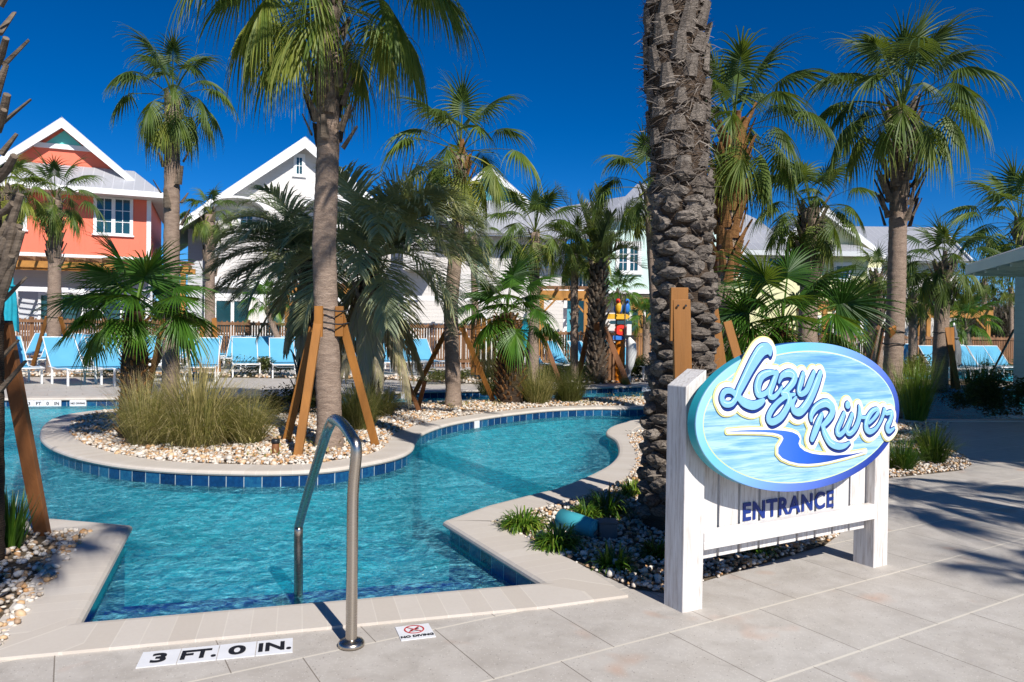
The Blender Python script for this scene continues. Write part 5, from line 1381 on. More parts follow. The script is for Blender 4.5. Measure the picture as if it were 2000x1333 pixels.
lg = [(30, 22.0, 5, 'back-row lounger cut by the left edge, near the fence'),
      (232, 22.4, 6, 'back-row lounger in the gap left of the young palm crown'),
      (345, 23.2, 8, 'back-row lounger by the fence between the two ringed trunks'),
      (415, 23.4, 8, 'back-row lounger by the fence behind the pindo fronds'),
      (172, 15.2, 50, 'front-row lounger nearest the pool corner, left of its twin, palm shadow on its back'),
      (262, 15.5, 52, 'second front-row lounger from the left, back sling in full sun'),
      (52, 15.3, 48, 'lounger cut by the left edge, mostly behind the leaning plank'),
      (238, 17.4, -62, 'lounger turned the other way, feet to the left, beside the young island palm stem'),
      (390, 16.6, 18, 'lounger behind the fan palm trunk and the orange plank on the island'),
      (482, 18.4, 22, 'lounger standing alone left of the dark pindo palm, feet forward'),
      (560, 18.4, 22, 'lounger just left of the strapped orange planks, in full sun'),
      (60, 19.2, 6, 'second-row lounger at the left edge beside the closed teal umbrella'),
      (128, 20.4, 5, 'second-row lounger directly behind the palm by the coral house'),
      (90, 22.6, 5, 'back-row lounger left of the coral house palm, by the fence'),
      (150, 22.8, 5, 'back-row lounger just right of the coral house palm'),
      (205, 19.6, 5, 'wide-looking second-row lounger left of the young palm fronds'),
      (190, 23.0, 5, 'back-row lounger close to the fence behind the young palm leaf tips'),
      (262, 20.0, 8, 'second-row lounger behind the young island palm stem'),
      (318, 20.6, 8, 'second-row lounger between the young palm and the ringed trunk'),
      (385, 21.5, 8, 'second-row lounger right of the drooping-crown palm trunk'),
      (446, 21.8, 8, 'second-row lounger half behind the dangling pindo leaflets'),
      (500, 22.0, 8, 'second-row lounger behind the small scaly stem'),
      (553, 22.0, 8, 'second-row lounger in front of the fence, left of the planks'),
      (600, 22.2, 8, 'second-row lounger touching the strapped planks in the photo'),
      (292, 24.0, 6, 'back-row lounger touching the fence right of the coral house corner'),
      (470, 24.0, 8, 'back-row lounger by the fence, first left of the small scaly stem'),
      (528, 24.0, 8, 'back-row lounger by the fence, first right of the small scaly stem'),
      (582, 24.0, 8, 'back-row lounger by the fence just left of the planks'),
      (700, 22.6, 20, 'lounger right of the strapped trunk, behind its right-hand plank'),
      (735, 23.4, 22, 'lounger deep behind the dry pindo skirt, close to the fence'),
      (768, 20.5, 30, 'lounger behind the pindo palm skirt, left of the arching frond'),
      (815, 21.0, 30, 'lounger under the arching yellow pindo frond'),
      (858, 21.5, 30, 'lounger between the arching frond and the orange-scarred trunk'),
      (1100, 20.2, 42, 'lounger right of the reddish plank, back partly in shade'),
      (1152, 20.6, 42, 'second lounger right of the reddish plank, sunlit'),
      (1205, 20.8, 42, 'lounger behind the rough feather palm trunk'),
      (1250, 21.0, 42, 'lounger just behind the litter bin and signpost'),
      (1282, 19.8, 34, 'lounger right of the orange signpost, low seat showing by the thick trunk'),
      (1500, 25, 22, 'lounger seen between the thin plank and the sign top'),
      (1545, 25.5, 22, 'lounger behind the tall letter on the sign'),
      (1672, 24.5, 20, 'left one of two loungers just above the right part of the oval'),
      (1712, 24.8, 20, 'right one of two loungers just above the right part of the oval'),
      (1838, 23.8, 16, 'lounger right of the ringed trunk plank, feet running right'),
      (1830, 27.5, 14, 'small far lounger between the two slim trunks'),
      (1912, 26.6, 12, 'far lounger behind the orange plank, right group'),
      (1940, 27.2, 12, 'farthest lounger of the right group, close to the fence'),
      (1893, 21.6, 12, 'front lounger of the right group beside the orange plank'),
      (1922, 22.4, 12, 'second lounger of the right group'),
      (1952, 22.9, 12, 'third lounger of the right group, before the tan bush'),
      (1984, 23.3, 10, 'fourth lounger of the right group, next to the green wall'),
      (2012, 23.8, 10, 'last lounger of the right group, cut by the green wall')]
for u, y, dg, lb in lg: lounger(u, y, dg, lb)

# ------------------------------------------------------------------ fence
def fence(name, label, pts, h, n_label, gap=.088, group='brown picket fences behind the loungers', mat='fence_wood', top=True, pick=.058):
    root = empty(name, (pts[0][0], pts[0][1], 0), label, 'fence', group); o = Vector((pts[0][0], pts[0][1], 0))
    pk = MB(); rl = MB()
    for a, b in zip(pts[:-1], pts[1:]):
        a = Vector((*a, 0))-o; b = Vector((*b, 0))-o; L = (b-a).length; d = (b-a)/L; n = Vector((-d.y, d.x, 0)); ax = (d, n, UP)
        for i in range(int(L/gap)): pk.box(i*gap, i*gap+pick, 0, .015, .05, h-.02-.05*(i % 2), ax, a)
        rl.box(0, L, -.05, -.002, h-.16, h-.06, ax, a); rl.box(0, L, -.05, -.002, .2, .28, ax, a)
        for i in range(int(L/2.4)+1): ps = MB(); ps.box(i*2.4-.05, i*2.4+.05, .02, .12, 0, h+.03, ax, a); ps.build('post', mat, root)
    pk.build('pickets', mat, root); rl.build('rails', mat, root)
fence('picket_fence', 'brown picket fence running behind the left-hand loungers below the houses', [(-28, 24.4), (-1.2, 24.6)], 1.50, 0)
fence('picket_fence', 'brown picket fence behind the middle loungers and the signpost', [(.6, 24.8), (8.2, 26.5)], 1.33, 0)
fence('picket_fence', 'weathered picket fence behind the right-hand loungers', [(8.3, 27.5), (24, 31.5)], 1.35, 0)
gt = empty('picket_gate', (-1.15, 20.6, 0), 'tall bright orange wooden picket gate section left of the stout young palm', 'fence')
mb = MB()
for i in range(11): mb.box(i*.15, i*.15+.115, 0, .02, .03, 1.62+.03*math.sin(i*1.3))
mb.build('pickets', 'orange_wood', gt); mb = MB(); mb.box(0, 1.62, .022, .06, 1.3, 1.4); mb.box(0, 1.62, .022, .06, .3, .4); mb.build('rails', 'orange_wood', gt)

# ------------------------------------------------------------------ houses
def window(parent, x0, x1, z0, z1, y, cols=2, rows=3, lights=2, tr=.12, name='window', curtain=True):
    """on a wall facing -y at local y"""
    fr = MB(); fr.box(x0-tr, x1+tr, y-.05, y-.002, z0-tr, z0); fr.box(x0-tr, x1+tr, y-.05, y-.002, z1, z1+tr*1.3)
    fr.box(x0-tr, x0, y-.05, y-.002, z0+.001, z1-.001); fr.box(x1, x1+tr, y-.05, y-.002, z0+.001, z1-.001); fr.box(x0-tr-.05, x1+tr+.05, y-.10, y-.052, z0-tr-.01, z0-tr+.05)
    lw = (x1-x0)/lights
    for i in range(1, lights): fr.box(x0+i*lw-.07, x0+i*lw+.07, y-.048, y-.003, z0+.001, z1-.001)
    f = fr.build(name, 'trim', parent)
    for i in range(lights):
        a = x0+i*lw+(.07 if i else 0); b = x0+(i+1)*lw-(.07 if i < lights-1 else 0)
        g_ = MB(); g_.box(a, b, y-.018, y-.004, z0, z1); g_.build('pane', 'glass', f)
        m = MB()
        for c in range(1, cols): m.box(a+(b-a)*c/cols-.014, a+(b-a)*c/cols+.014, y-.032, y-.019, z0, z1)
        for r_ in range(1, rows): m.box(a, b, y-.035, y-.0185, z0+(z1-z0)*r_/rows-.013, z0+(z1-z0)*r_/rows+.013)
        m.build('muntins', 'trim', f)
    return f
def roof_quad(mb, a, b, c, d, th=.10):
    """sloped roof sheet: a,b along the eave, c,d along the ridge"""
    P = [Vector(p) for p in (a, b, c, d)]; n = (P[1]-P[0]).cross(P[3]-P[0]).normalized()
    if n.z < 0: n = -n
    if mb.al is None: mb.al = []
    k = len(mb.v); e_ = (P[1]-P[0]); L = e_.length; e_.normalize()
    for q in P+[p-n*th for p in P]: mb.v.append(tuple(q)); mb.al.append((Vector(q)-P[0]).dot(e_))
    mb.f += [(k, k+1, k+2, k+3), (k+7, k+6, k+5, k+4), (k, k+4, k+5, k+1), (k+1, k+5, k+6, k+2), (k+2, k+6, k+7, k+3), (k+3, k+7, k+4, k)]
def gable(root, xc, zr, half, slope, y0, depth, ov=.45, wall='coral', zb=3.9, th=.16, fas=.34, wl=None, trim='trim'):
    """gable-front roof + front wall polygon; y0 = front wall plane"""
    ze = zr-half*slope
    w = MB(); x0, x1 = xc-half+ov*1.2, xc+half-ov*1.2
    if wl: x0, x1 = wl
    zl = lambda x: zr-.22-abs(x-xc)*slope
    top = [(x1, zl(x1)), (xc, zl(xc)), (x0, zl(x0))]
    pts = [(x0, zb), (x1, zb)]+top
    w.poly([(x, y0, z) for x, z in pts]); w.poly([(x, y0+depth, z) for x, z in pts[::-1]])
    for (xa, za), (xb, zb_) in zip(pts, pts[1:]+pts[:1]): w.quad((xa, y0, za), (xa, y0+depth, za), (xb, y0+depth, zb_), (xb, y0, zb_))
    wo_ = w.build('wall', wall, root)
    r = MB(); yf = y0-ov
    roof_quad(r, (xc-half, yf, ze), (xc-half, y0+depth+ov, ze), (xc, y0+depth+ov, zr), (xc, yf, zr), th*.5)
    roof_quad(r, (xc+half, y0+depth+ov, ze), (xc+half, yf, ze), (xc, yf, zr), (xc, y0+depth+ov, zr), th*.5)
    r.build('roof', 'roof', root)
    f = MB()
    for s in (-1, 1):
        a = Vector((xc+s*half, yf-.03, ze-.06)); b = Vector((xc, yf-.03, zr-.06)); n = Vector((0, 0, -1))
        f.poly([a, b, b+n*fas*1.15, a+n*fas*.8]); f.poly([a+Vector((0, .06, 0)), a+Vector((0, .06, -fas*.8)), b+Vector((0, .06, -fas*1.15)), b+Vector((0, .06, 0))])
        f.quad(a, a+n*fas*.8, a+n*fas*.8+Vector((0, .06, 0)), a+Vector((0, .06, 0)))
        f.quad(a+n*fas*.8, b+n*fas*1.15, b+n*fas*1.15+Vector((0, .06, 0)), a+n*fas*.8+Vector((0, .06, 0)))
    f.build('rake_board', trim, root)
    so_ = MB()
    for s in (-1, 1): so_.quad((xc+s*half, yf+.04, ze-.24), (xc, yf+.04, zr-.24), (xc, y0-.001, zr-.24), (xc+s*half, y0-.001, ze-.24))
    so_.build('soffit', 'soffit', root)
    return wo_
def X(u, y): return D(u, 600, y).x
def Z(v, y, u=1000): return D(u, v, y).z
def porch(root, x0, x1, y0, ztop, mat_post='trim', n=4, roofm=True, dark='glass', depth=2.4, wall='white_lap'):
    """ground-floor: recessed dark openings between white posts and railings"""
    w = MB(); w.box(x0, x1, y0+.001, y0+.2, 0, ztop); w.build('lower_wall', wall, root)
    k = max(2, int((x1-x0)/2.2))
    for i in range(k):
        a = x0+(x1-x0)*(i+.18)/k; b = x0+(x1-x0)*(i+.80)/k; window(root, a, b, .3, min(2.5, ztop-.5), y0-.002, 1, 1, 2, .1, 'door')
    for i in range(n+1): xx = x0+(x1-x0)*i/n; p = MB(); p.box(xx-.08, xx+.08, y0-depth, y0-depth+.16, 0, 2.75); p.build('porch_post', mat_post, root)
    rl = MB(); rl.box(x0, x1, y0-depth+.05, y0-depth+.1, 2.56, 2.74); rl.box(x0, x1, y0-depth+.06, y0-depth+.1, .98, 1.04)
    for i in range(int((x1-x0)/.3)): rl.box(x0+i*.3, x0+i*.3+.04, y0-depth+.07, y0-depth+.09, .12, .98)
    rl.build('porch_railing', 'trim', root)
def pergola(label, x0, x1, y0, z, depth=2.2, posts=(0, 1), rz=0.0, h=.24):
    root = empty('pergola', (x0, y0, 0), label, 'pergola', 'orange timber pergolas in front of the houses', rz=rz); L = x1-x0
    b = MB(); b.box(-.2, L+.2, 0, .09, z-h, z); b.build('beam', 'pergola_wood', root); b = MB(); b.box(-.2, L+.2, depth, depth+.09, z-h, z); b.build('beam', 'pergola_wood', root)
    r = MB(); n = max(3, int(L/.55))
    for i in range(n+1): xx = L*i/n; r.box(xx-.03, xx+.03, -.35, depth+.3, z+.002, z+.15)
    for i in range(6): r.box(-.2, L+.2, .1+i*depth/6, .15+i*depth/6, z+.152, z+.19)
    r.build('rafters', 'fence_wood', root)
    for t in posts:
        p = MB(); xx = L*t; p.box(xx-.09, xx+.09, .0, .18, 0, z-h); p.build('post', 'pergola_wood', root)
        for s in (-1, 1):
            if 0 <= xx+s*.5 <= L: q = MB(); q.bar((xx+s*.08, .09, z-h-.55), (xx+s*.55, .09, z-h-.05), .07, .09, (0, 1, 0)); q.build('brace', 'pergola_wood', root)
def plane_xz(root, off=0.0):
    """local x and z of the point seen at (u, v) on the house's front plane moved by off"""
    rz = root.rotation_euler.z; a = Vector((math.cos(rz), math.sin(rz), 0)); n = Vector((-math.sin(rz), math.cos(rz), 0)); o = root.location.copy()
    def f(u, v, off=off):
        p = on_plane(u, v, o+n*off, n)-o; return (p.dot(a), p.z)
    return f
# --- coral house
co = empty('house', (X(292, 31.0), 31.0, 0), 'coral pink house with white gable trim and a small turquoise gable top', 'house', rz=rad(22)); q = plane_xz(co)
zf = q(290, 505)[1]; zw = q(292, 372)[1]; LW = -9.2
w = MB(); w.box(LW, 0, 0, 7, zf, zw); w.build('wall', 'coral', co)
w = MB(); w.box(-.13, .03, -.03, .10, zf, zw); w.build('corner_board', 'trim', co)
w = MB(); w.box(LW, .03, -.06, -.002, zf-.22, zf+.02); w.build('band_board', 'trim', co)
a_, b_ = q(189, 454), q(254, 392); wz0, wz1 = a_[1], b_[1]
window(co, a_[0], b_[0], wz0, wz1, 0, 2, 3, 2); c_ = q(46, 440)[0]; window(co, c_-(b_[0]-a_[0]), c_, wz0, wz1, 0, 2, 3, 2)
e_ = q(318, 378, -1.0); t0_ = q(262, 350, .1); t1_ = q(60, 318, .1); ze = e_[1]; zt = t1_[1]; xr = e_[0]; xt = t0_[0]
r = MB(); roof_quad(r, (LW-.5, -1.0, ze), (xr, -1.0, ze), (xt, 0.05, zt), (LW+1.5, 0.05, zt), .12)
roof_quad(r, (xr, -1.0, ze), (xr, 7.5, ze), (xt, 7.0, zt), (xt, .05, zt), .12); r.build('skirt_roof', 'roof', co)
f = MB(); f.box(LW-.5, xr+.02, -1.06, -1.0, ze-.2, ze+.02); f.build('fascia', 'trim', co); f = MB(); f.box(xr, xr+.06, -1.0, 7.5, ze-.2, ze+.02); f.build('fascia', 'trim', co)
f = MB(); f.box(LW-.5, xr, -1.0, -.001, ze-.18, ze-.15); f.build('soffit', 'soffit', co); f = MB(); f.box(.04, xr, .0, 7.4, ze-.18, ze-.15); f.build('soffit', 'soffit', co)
xc, zr = q(121, 229, -.4); xe, zee = q(262, 350, -.4); sl_ = (zr-zee)/(xe-xc)
gable(co, xc, zr, xe-xc+.12, sl_, .12, 6.5, .55, 'coral', zt-.6, fas=.32)
zb_ = q(120, 283)[1]; hw = (zr-.42-zb_)/sl_
t_ = MB(); t_.poly([(xc-hw, .09, zb_), (xc+hw, .09, zb_), (xc, .09, zb_+hw*sl_)]); t_.build('gable_top', 'teal_lap', co)
t_ = MB(); t_.box(xc-hw-.35, xc+hw+.35, .0, .10, zb_-.17, zb_+.02); t_.build('gable_band', 'trim', co)
porch(co, LW, 0, 1.5, zf, wall='grey_lap')
pergola('orange timber pergola beam under the coral house wall', X(-60, 27.6), X(-60, 27.6)+7.4, 27.6, 3.7, 1.6, (1,), rz=rad(14))
# --- white gable house
wh = empty('house', (X(590, 35), 35, 0), 'white gable house with a tiny attic window and an arched porch roof', 'house', rz=rad(22)); q = plane_xz(wh)
zr = q(590, 266, -.6)[1]; g_ = q(418, 386, -.6); sl_ = (zr-g_[1])/(-g_[0]); xw = q(405, 440)[0]; hl_ = -q(330, 446, -.6)[0]
gable(wh, 0, zr, hl_, sl_, 0, 9, .6, 'white_lap', 3.4, wl=(xw, hl_-.9), fas=.42)
w = MB(); w.box(-hl_+.7, xw-.001, 1.6, 8.8, 0, zr-.3-sl_*(hl_-.7)); w.build('wall', 'grey_lap', wh)  # recessed wall of the white house, its shade put into the grey siding colour
a_, b_ = q(579, 340), q(590, 309); window(wh, a_[0], b_[0], a_[1], b_[1], 0, 2, 2, 1, .14)
a_, b_ = q(470, 446), q(493, 413); window(wh, a_[0], b_[0], a_[1], b_[1], 0, 2, 2, 1, .14)
def arch(root, xc, z, r_, y0, y1, name='arched_roof', h=.0, squash=.42):
    m = MB(); n = 16
    for i in range(n):
        a0, a1 = pi*i/n, pi*(i+1)/n; q = lambda a, rr: (xc+math.cos(a)*rr, z+math.sin(a)*rr*squash)
        p0, p1, p2, p3 = q(a0, r_), q(a1, r_), q(a1, r_-.22), q(a0, r_-.22)
        m.quad((p0[0], y0, p0[1]), (p0[0], y1, p0[1]), (p1[0], y1, p1[1]), (p1[0], y0, p1[1])); m.quad((p3[0], y0, p3[1]), (p0[0], y0, p0[1]), (p1[0], y0, p1[1]), (p2[0], y0, p2[1]))
        m.quad((p2[0], y0, p2[1]), (p2[0], y1, p2[1]), (p3[0], y1, p3[1]), (p3[0], y0, p3[1]))
    m.build(name, 'trim', root)
a_ = q(462, 414); arch(wh, a_[0], a_[1], 1.35, -1.0, -.01)
a_ = q(640, 414); arch(wh, a_[0], a_[1], 1.35, -1.0, -.01)
w = MB(); w.box(xw, hl_-.9, -.05, -.002, 3.1, 3.5); w.build('band_board', 'trim', wh)
porch(wh, xw, hl_-.9, .5, 3.4, wall='white_lap')
pergola('orange timber pergola beam in front of the white gable house', X(560, 31), X(700, 31), 31, 3.0, 1.6, (0, .5, 1))
# --- teal gable house with the broad metal roof
y0 = 33.0
th_ = empty('house', (X(940, y0), y0, 0), 'white lap-sided house with a broad pale metal roof and a dark teal gable', 'house'); ox = th_.location.x
zE = Z(455, y0-1, 960); zT = Z(385, y0+1.2, 950)
w = MB(); w.box(X(762, y0)-ox, X(1102, y0)-ox, 0, 9, 0, zE); w.build('wall', 'white_lap', th_)
r = MB(); roof_quad(r, (X(845, y0-1)-ox, -1.0, zE), (X(1115, y0-1)-ox, -1.0, zE), (X(1040, y0+1.5)-ox, 1.6, zT-.1), (X(860, y0+1.5)-ox, 1.6, zT-.1), .14)
roof_quad(r, (X(1115, y0-1)-ox, -1.0, zE), (X(1115, y0-1)-ox, 9.5, zE), (X(1040, y0+1.5)-ox, 9.4, zT-.1), (X(1040, y0+1.5)-ox, 1.6, zT-.1), .14); r.build('skirt_roof', 'roof', th_)
xg = X(952, y0+1.6)-ox; gable(th_, xg, Z(326, y0+1.6, 952), 2.35, .86, 1.7, 7, .55, 'blue_lap', zT-.3, fas=.32, trim='trim')
arch(th_, X(822, y0)-ox, Z(440, y0, 820), 1.5, -1.4, -.01)
w = MB(); w.box(X(795, y0)-ox, X(850, y0)-ox, -1.4, -.003, Z(436, y0, 820)-2.2, Z(438, y0, 820)); w.build('bay', 'white_lap', th_)
window(th_, X(930, y0)-ox, X(955, y0)-ox, 4.1, 5.3, 0, 2, 2, 1, .13); window(th_, X(1062, y0)-ox, X(1078, y0)-ox, 4.2, 5.1, 0, 2, 2, 1, .13)
porch(th_, X(800, y0)-ox, X(1100, y0)-ox, .3, 2.9, wall='white_lap', depth=1.6)
pergola('orange timber pergola with posts left of the rough feather palm', X(1058, 29), X(1152, 29), 29, Z(568, 29, 1100), 2.0, (.0, .93), h=.3)
# --- mint house
y0 = 32.0
mi = empty('house', (X(1290, y0), y0, 0), 'pale mint board-sided house with a long ribbed metal roof behind the thick trunk', 'house'); ox = mi.location.x
w = MB(); w.box(X(1188, y0)-ox, X(1400, y0)-ox, 0, 6, Z(572, y0, 1240), Z(428, y0, 1240)); w.build('wall', 'mint_board', mi)
w = MB(); w.box(X(1188, y0)-ox, X(1400, y0)-ox, .8, 6, 0, Z(574, y0, 1240)); w.build('lower_wall', 'white_lap', mi)
w = MB(); w.box(X(1086, y0)-ox, X(1188, y0)-ox-.001, 2.2, 6, 0, Z(465, y0, 1150)); w.build('recess_wall', 'blue_lap', mi)
w = MB()
for i in range(12): w.box(X(1100, y0)-ox+i*.16, X(1100, y0)-ox+i*.16+.03, 1.6, 1.63, Z(560, y0, 1100), Z(528, y0, 1100))
w.box(X(1098, y0)-ox, X(1188, y0)-ox-.01, 1.58, 1.65, Z(528, y0, 1100), Z(526, y0, 1100)); w.box(X(1098, y0)-ox, X(1188, y0)-ox-.01, 1.4, 2.1, Z(566, y0, 1100), Z(561, y0, 1100)); w.build('balcony', 'trim', mi)
r = MB(); zE = Z(470, y0, 1150); roof_quad(r, (X(1050, y0)-ox, -.6, zE+.1), (X(1188, y0)-ox, -.6, zE+.1), (X(1330, y0+5)-ox, 6.5, Z(368, y0+5.5, 1250)+.25), (X(1040, y0+5)-ox, 6.5, Z(408, y0+5.5, 1060)), .12)
roof_quad(r, (X(1180, y0)-ox, -.5, Z(425, y0, 1200)), (X(1405, y0)-ox, -.5, Z(425, y0, 1200)), (X(1405, y0+5)-ox, 6.4, Z(368, y0+5.5, 1250)+.6), (X(1250, y0+5)-ox, 6.4, Z(368, y0+5.5, 1250)+.4), .12); r.build('roof', 'roof', mi)
window(mi, X(1208, y0)-ox, X(1244, y0)-ox, Z(529, y0, 1225), Z(481, y0, 1225), 0, 2, 3, 2, .16)
w = MB(); w.box(X(1188, y0)-ox, X(1400, y0)-ox, -.05, -.002, Z(434, y0, 1240), Z(426, y0, 1240)); w.build('band_board', 'trim', mi); w = MB(); w.box(X(1188, y0)-ox, X(1400, y0)-ox, -.05, -.002, Z(574, y0, 1240), Z(568, y0, 1240)); w.build('band_board', 'trim', mi)
window(mi, X(1240, y0)-ox, X(1290, y0)-ox, .5, 2.3, .79, 1, 1, 2, .12, 'door')
pergola('shaded timber pergola between the signpost and the thick trunk', X(1235, 29.5), X(1400, 29.5), 29.5, Z(590, 29.5, 1250), 2.0, (.1, .9))
# --- cream house
y0 = 34.0
cr = empty('house', (X(1600, y0), y0, 0), 'cream yellow house behind the sign with a metal skirt roof and white rake boards', 'house'); ox = cr.location.x
zE = Z(494, y0, 1560)
w = MB(); w.box(X(1415, y0)-ox, X(1720, y0)-ox, 0, 8, 0, zE); w.build('wall', 'cream_board', cr)
r = MB(); roof_quad(r, (X(1395, y0-.8)-ox, -.8, Z(489, y0, 1430)), (X(1555, y0-.8)-ox, -.8, zE+.02), (X(1490, y0+4)-ox, 5, Z(400, y0+4, 1440)-.6), (X(1412, y0+4)-ox, 5, Z(400, y0+4, 1430)+.3), .14)
roof_quad(r, (X(1560, y0-.8)-ox, -.8, zE+.04), (X(1722, y0-.8)-ox, -.8, zE-.1), (X(1672, y0+1.4)-ox, 1.4, Z(478, y0+1.4, 1650)), (X(1560, y0+1.4)-ox, 1.4, Z(478, y0+1.4, 1650)), .14)
r.build('skirt_roof', 'roof', cr)
gable(cr, X(1600, y0+1.5)-ox, Z(405, y0+1.5, 1600), 2.9, .78, 1.5, 6, .5, 'cream_board', 4.5, fas=.32)
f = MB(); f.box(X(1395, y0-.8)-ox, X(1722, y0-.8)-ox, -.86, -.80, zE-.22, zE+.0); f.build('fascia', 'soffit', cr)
for a, b, v0, v1 in [(1442, 1470, 534, 505), (1632, 1656, 545, 520), (1697, 1714, 562, 530), (1500, 1530, 534, 505)]: window(cr, X(a, y0)-ox, X(b, y0)-ox, Z(v0, y0, a), Z(v1, y0, a), 0, 2, 2, 1, .13)
window(cr, X(1590, y0)-ox, X(1606, y0)-ox, Z(455, y0, 1600), Z(432, y0, 1600), 1.49, 2, 2, 1, .12)
porch(cr, X(1560, y0)-ox, X(1720, y0)-ox, -.2, 2.6, wall='cream_board', depth=1.5)
pergola('timber pergola in front of the cream house, half hidden by fronds', X(1600, 31), X(1725, 31), 31, Z(596, 31, 1660), 1.8, (.1, .9))
# --- grey-white end house
y0 = 42.0
ew = empty('house', (X(1790, y0), y0, 0), 'pale house end wall with a ribbed metal roof at the end of the row', 'house'); ox = ew.location.x
zr = Z(456, y0, 1835); zE = Z(520, y0, 1760)
w = MB(); w.box(X(1690, y0)-ox, X(1866, y0)-ox, 0, 9, 0, Z(510, y0, 1800)); w.build('wall', 'white_lap', ew)
w = MB(); w.box(X(1862, y0)-ox, X(1868, y0)-ox, -.04, 9, 0, Z(510, y0, 1800)); w.build('corner_board', 'trim', ew)
r = MB(); roof_quad(r, (X(1660, y0)-ox, -.7, Z(512, y0, 1700)), (X(1880, y0)-ox, -.7, Z(512, y0, 1800)), (X(1838, y0+4)-ox, 4.5, zr+1.0), (X(1650, y0+4)-ox, 4.5, zr+1.0), .14); r.build('roof', 'roof', ew)
f = MB(); f.bar((X(1880, y0)-ox+.03, -.72, Z(512, y0, 1800)-.05), (X(1838, y0+4)-ox+.03, 4.5, zr+.95), .08, .35, (0, 0, 1)); f.build('rake_board', 'trim', ew)
for a in (1725, 1805): window(ew, X(a, y0)-ox, X(a+22, y0)-ox, Z(600, y0, a), Z(565, y0, a), 0, 2, 2, 1, .13)
pergola('timber pergola beam in front of the pale end wall', X(1792, 33), X(1815, 33), 33, Z(602, 33, 1800), 1.5, (.3, 1), h=.26)
pergola('long timber pergola beam before the dark woods at the right', X(1855, 34), X(1932, 34), 34, Z(606, 34, 1890), 1.5, (1,), h=.34)
# --- green building at the right edge
gb = empty('pool_building', (11.58, 16.4, 0), 'sea green lap-sided pool building with a wide bracketed eave at the right edge', 'building')
w = MB(); w.box(-.42, 7, -9.5, 0.0, 0, 3.0); w.build('wall', 'mint_lap', gb)
E0 = D(1888, 517, 15.9)-Vector((11.58, 16.4, 0)); E1 = D(2015, 468, 12.4)-Vector((11.58, 16.4, 0)); E1.z = E0.z; dE = (E1-E0); E2 = E0+dE*3.2; back = Vector((5.2, .9, 1.9))
r = MB(); roof_quad(r, tuple(E0), tuple(E2), tuple(E2+Vector((5.0, 0, 1.75))), tuple(E0+Vector((5.0, -1.2, 1.75))), .07)
roof_quad(r, tuple(E0+Vector((8.5, .7, 0))), tuple(E0), tuple(E0+Vector((5.0, -1.2, 1.75))), tuple(E0+Vector((8.5, -1.2, 1.75))), .07); r.build('roof', 'roof', gb)
f = MB(); f.bar(E0+Vector((0, 0, -.12)), E2+Vector((0, 0, -.12)), .05, .20, (0, 0, 1)); f.bar(E0+Vector((.03, 0, -.12)), E0+Vector((8.5, .7, -.12)), .05, .20, (0, 0, 1)); f.build('fascia', 'mint_board', gb)
f = MB(); f.quad(E0+Vector((.05, -.05, -.2)), E2+Vector((.05, 0, -.2)), E2+Vector((5.0, 0, .1)), E0+Vector((5.0, -.5, .1))); f.build('soffit', 'mint_board', gb)
for i in range(16):
    p = E0+dE*(i*.2+.08)+Vector((.08, 0, -.2)); f = MB(); f.bar(p, p+Vector((2.2, 0, -.02)), .06, .13, (0, 0, 1)); f.build('rafter_tail', 'mint_board', gb)

# ------------------------------------------------------------------ far trees
def far_tree(label, u, y, hgt, wid, seed, mat='far_tree', n=3800, bare=False):
    rg = random.Random(seed); B = Vector((D(u, 640, y).x, y, 0)); root = empty('tree', B, label, 'tree', 'dark trees beyond the fence at the right')
    mb = MB(); mb.tube([(0, 0, -.1), (.1, 0, hgt*.3), (-.1, 0, hgt*.6), (0, 0, hgt*.85)], [.22, .17, .12, .05], 8)
    br = []
    for i in range(26):
        az = i*2.4; z = hgt*(.25+.6*i/26); L = wid*.5*(1-.5*i/26)*rg.uniform(.7, 1.1); a = Vector((0, 0, z)); b = a+Vector((math.cos(az)*L, math.sin(az)*L, L*.55)); br.append(b)
        mb.tube([a, a.lerp(b, .5)+Vector((0, 0, .15)), b], [.07, .05, .02], 5, False)
    mb.build('trunk', 'bark', root)
    mb = MB(); T = mb.tone()
    for i in range(n):
        c = rg.choice(br)*rg.uniform(.55, 1.05); sd_ = .75*wid/5; p = c+Vector((rg.gauss(0, sd_), rg.gauss(0, sd_), rg.gauss(0, sd_*.75)))
        if p.z < .4: continue
        ax = dirv(rg.uniform(0, 6.28), rg.uniform(-1, 1)); q = ax.cross(UP).normalized(); l = rg.uniform(.08, .16) if not bare else rg.uniform(.25, .5); w_ = .5 if not bare else .035; t0 = rg.random()
        k0 = len(mb.v); mb.v += [tuple(p), tuple(p+ax*l+q*l*w_), tuple(p+ax*l*2), tuple(p+ax*l-q*l*w_)]; T += [t0]*4; mb.f.append((k0, k0+1, k0+2, k0+3))
    mb.build('crown', mat, root)
far_tree('dark evergreen tree right of the pale end wall', 1888, 44, 4.6, 4.2, 1)
far_tree('dark evergreen tree behind the far thin palm', 1925, 50, 4.0, 5.0, 2)
far_tree('bare brownish tree in front of the dark woods by the green wall', 1955, 40, 2.9, 4.4, 3, 'bare_tree', 3800, True)
far_tree('brown leafless tree close to the green building', 1985, 44, 3.2, 4.6, 4, 'bare_tree', 3800, True)
far_tree('low dark tree far behind the right-hand pergola', 1900, 60, 3.6, 7.0, 5)
far_tree('dark tree showing beneath the green eave', 1975, 60, 4.2, 7.0, 6)
far_tree('dark bushy tree in the gap between the coral and white houses', 322, 48, 3.4, 3.6, 7)

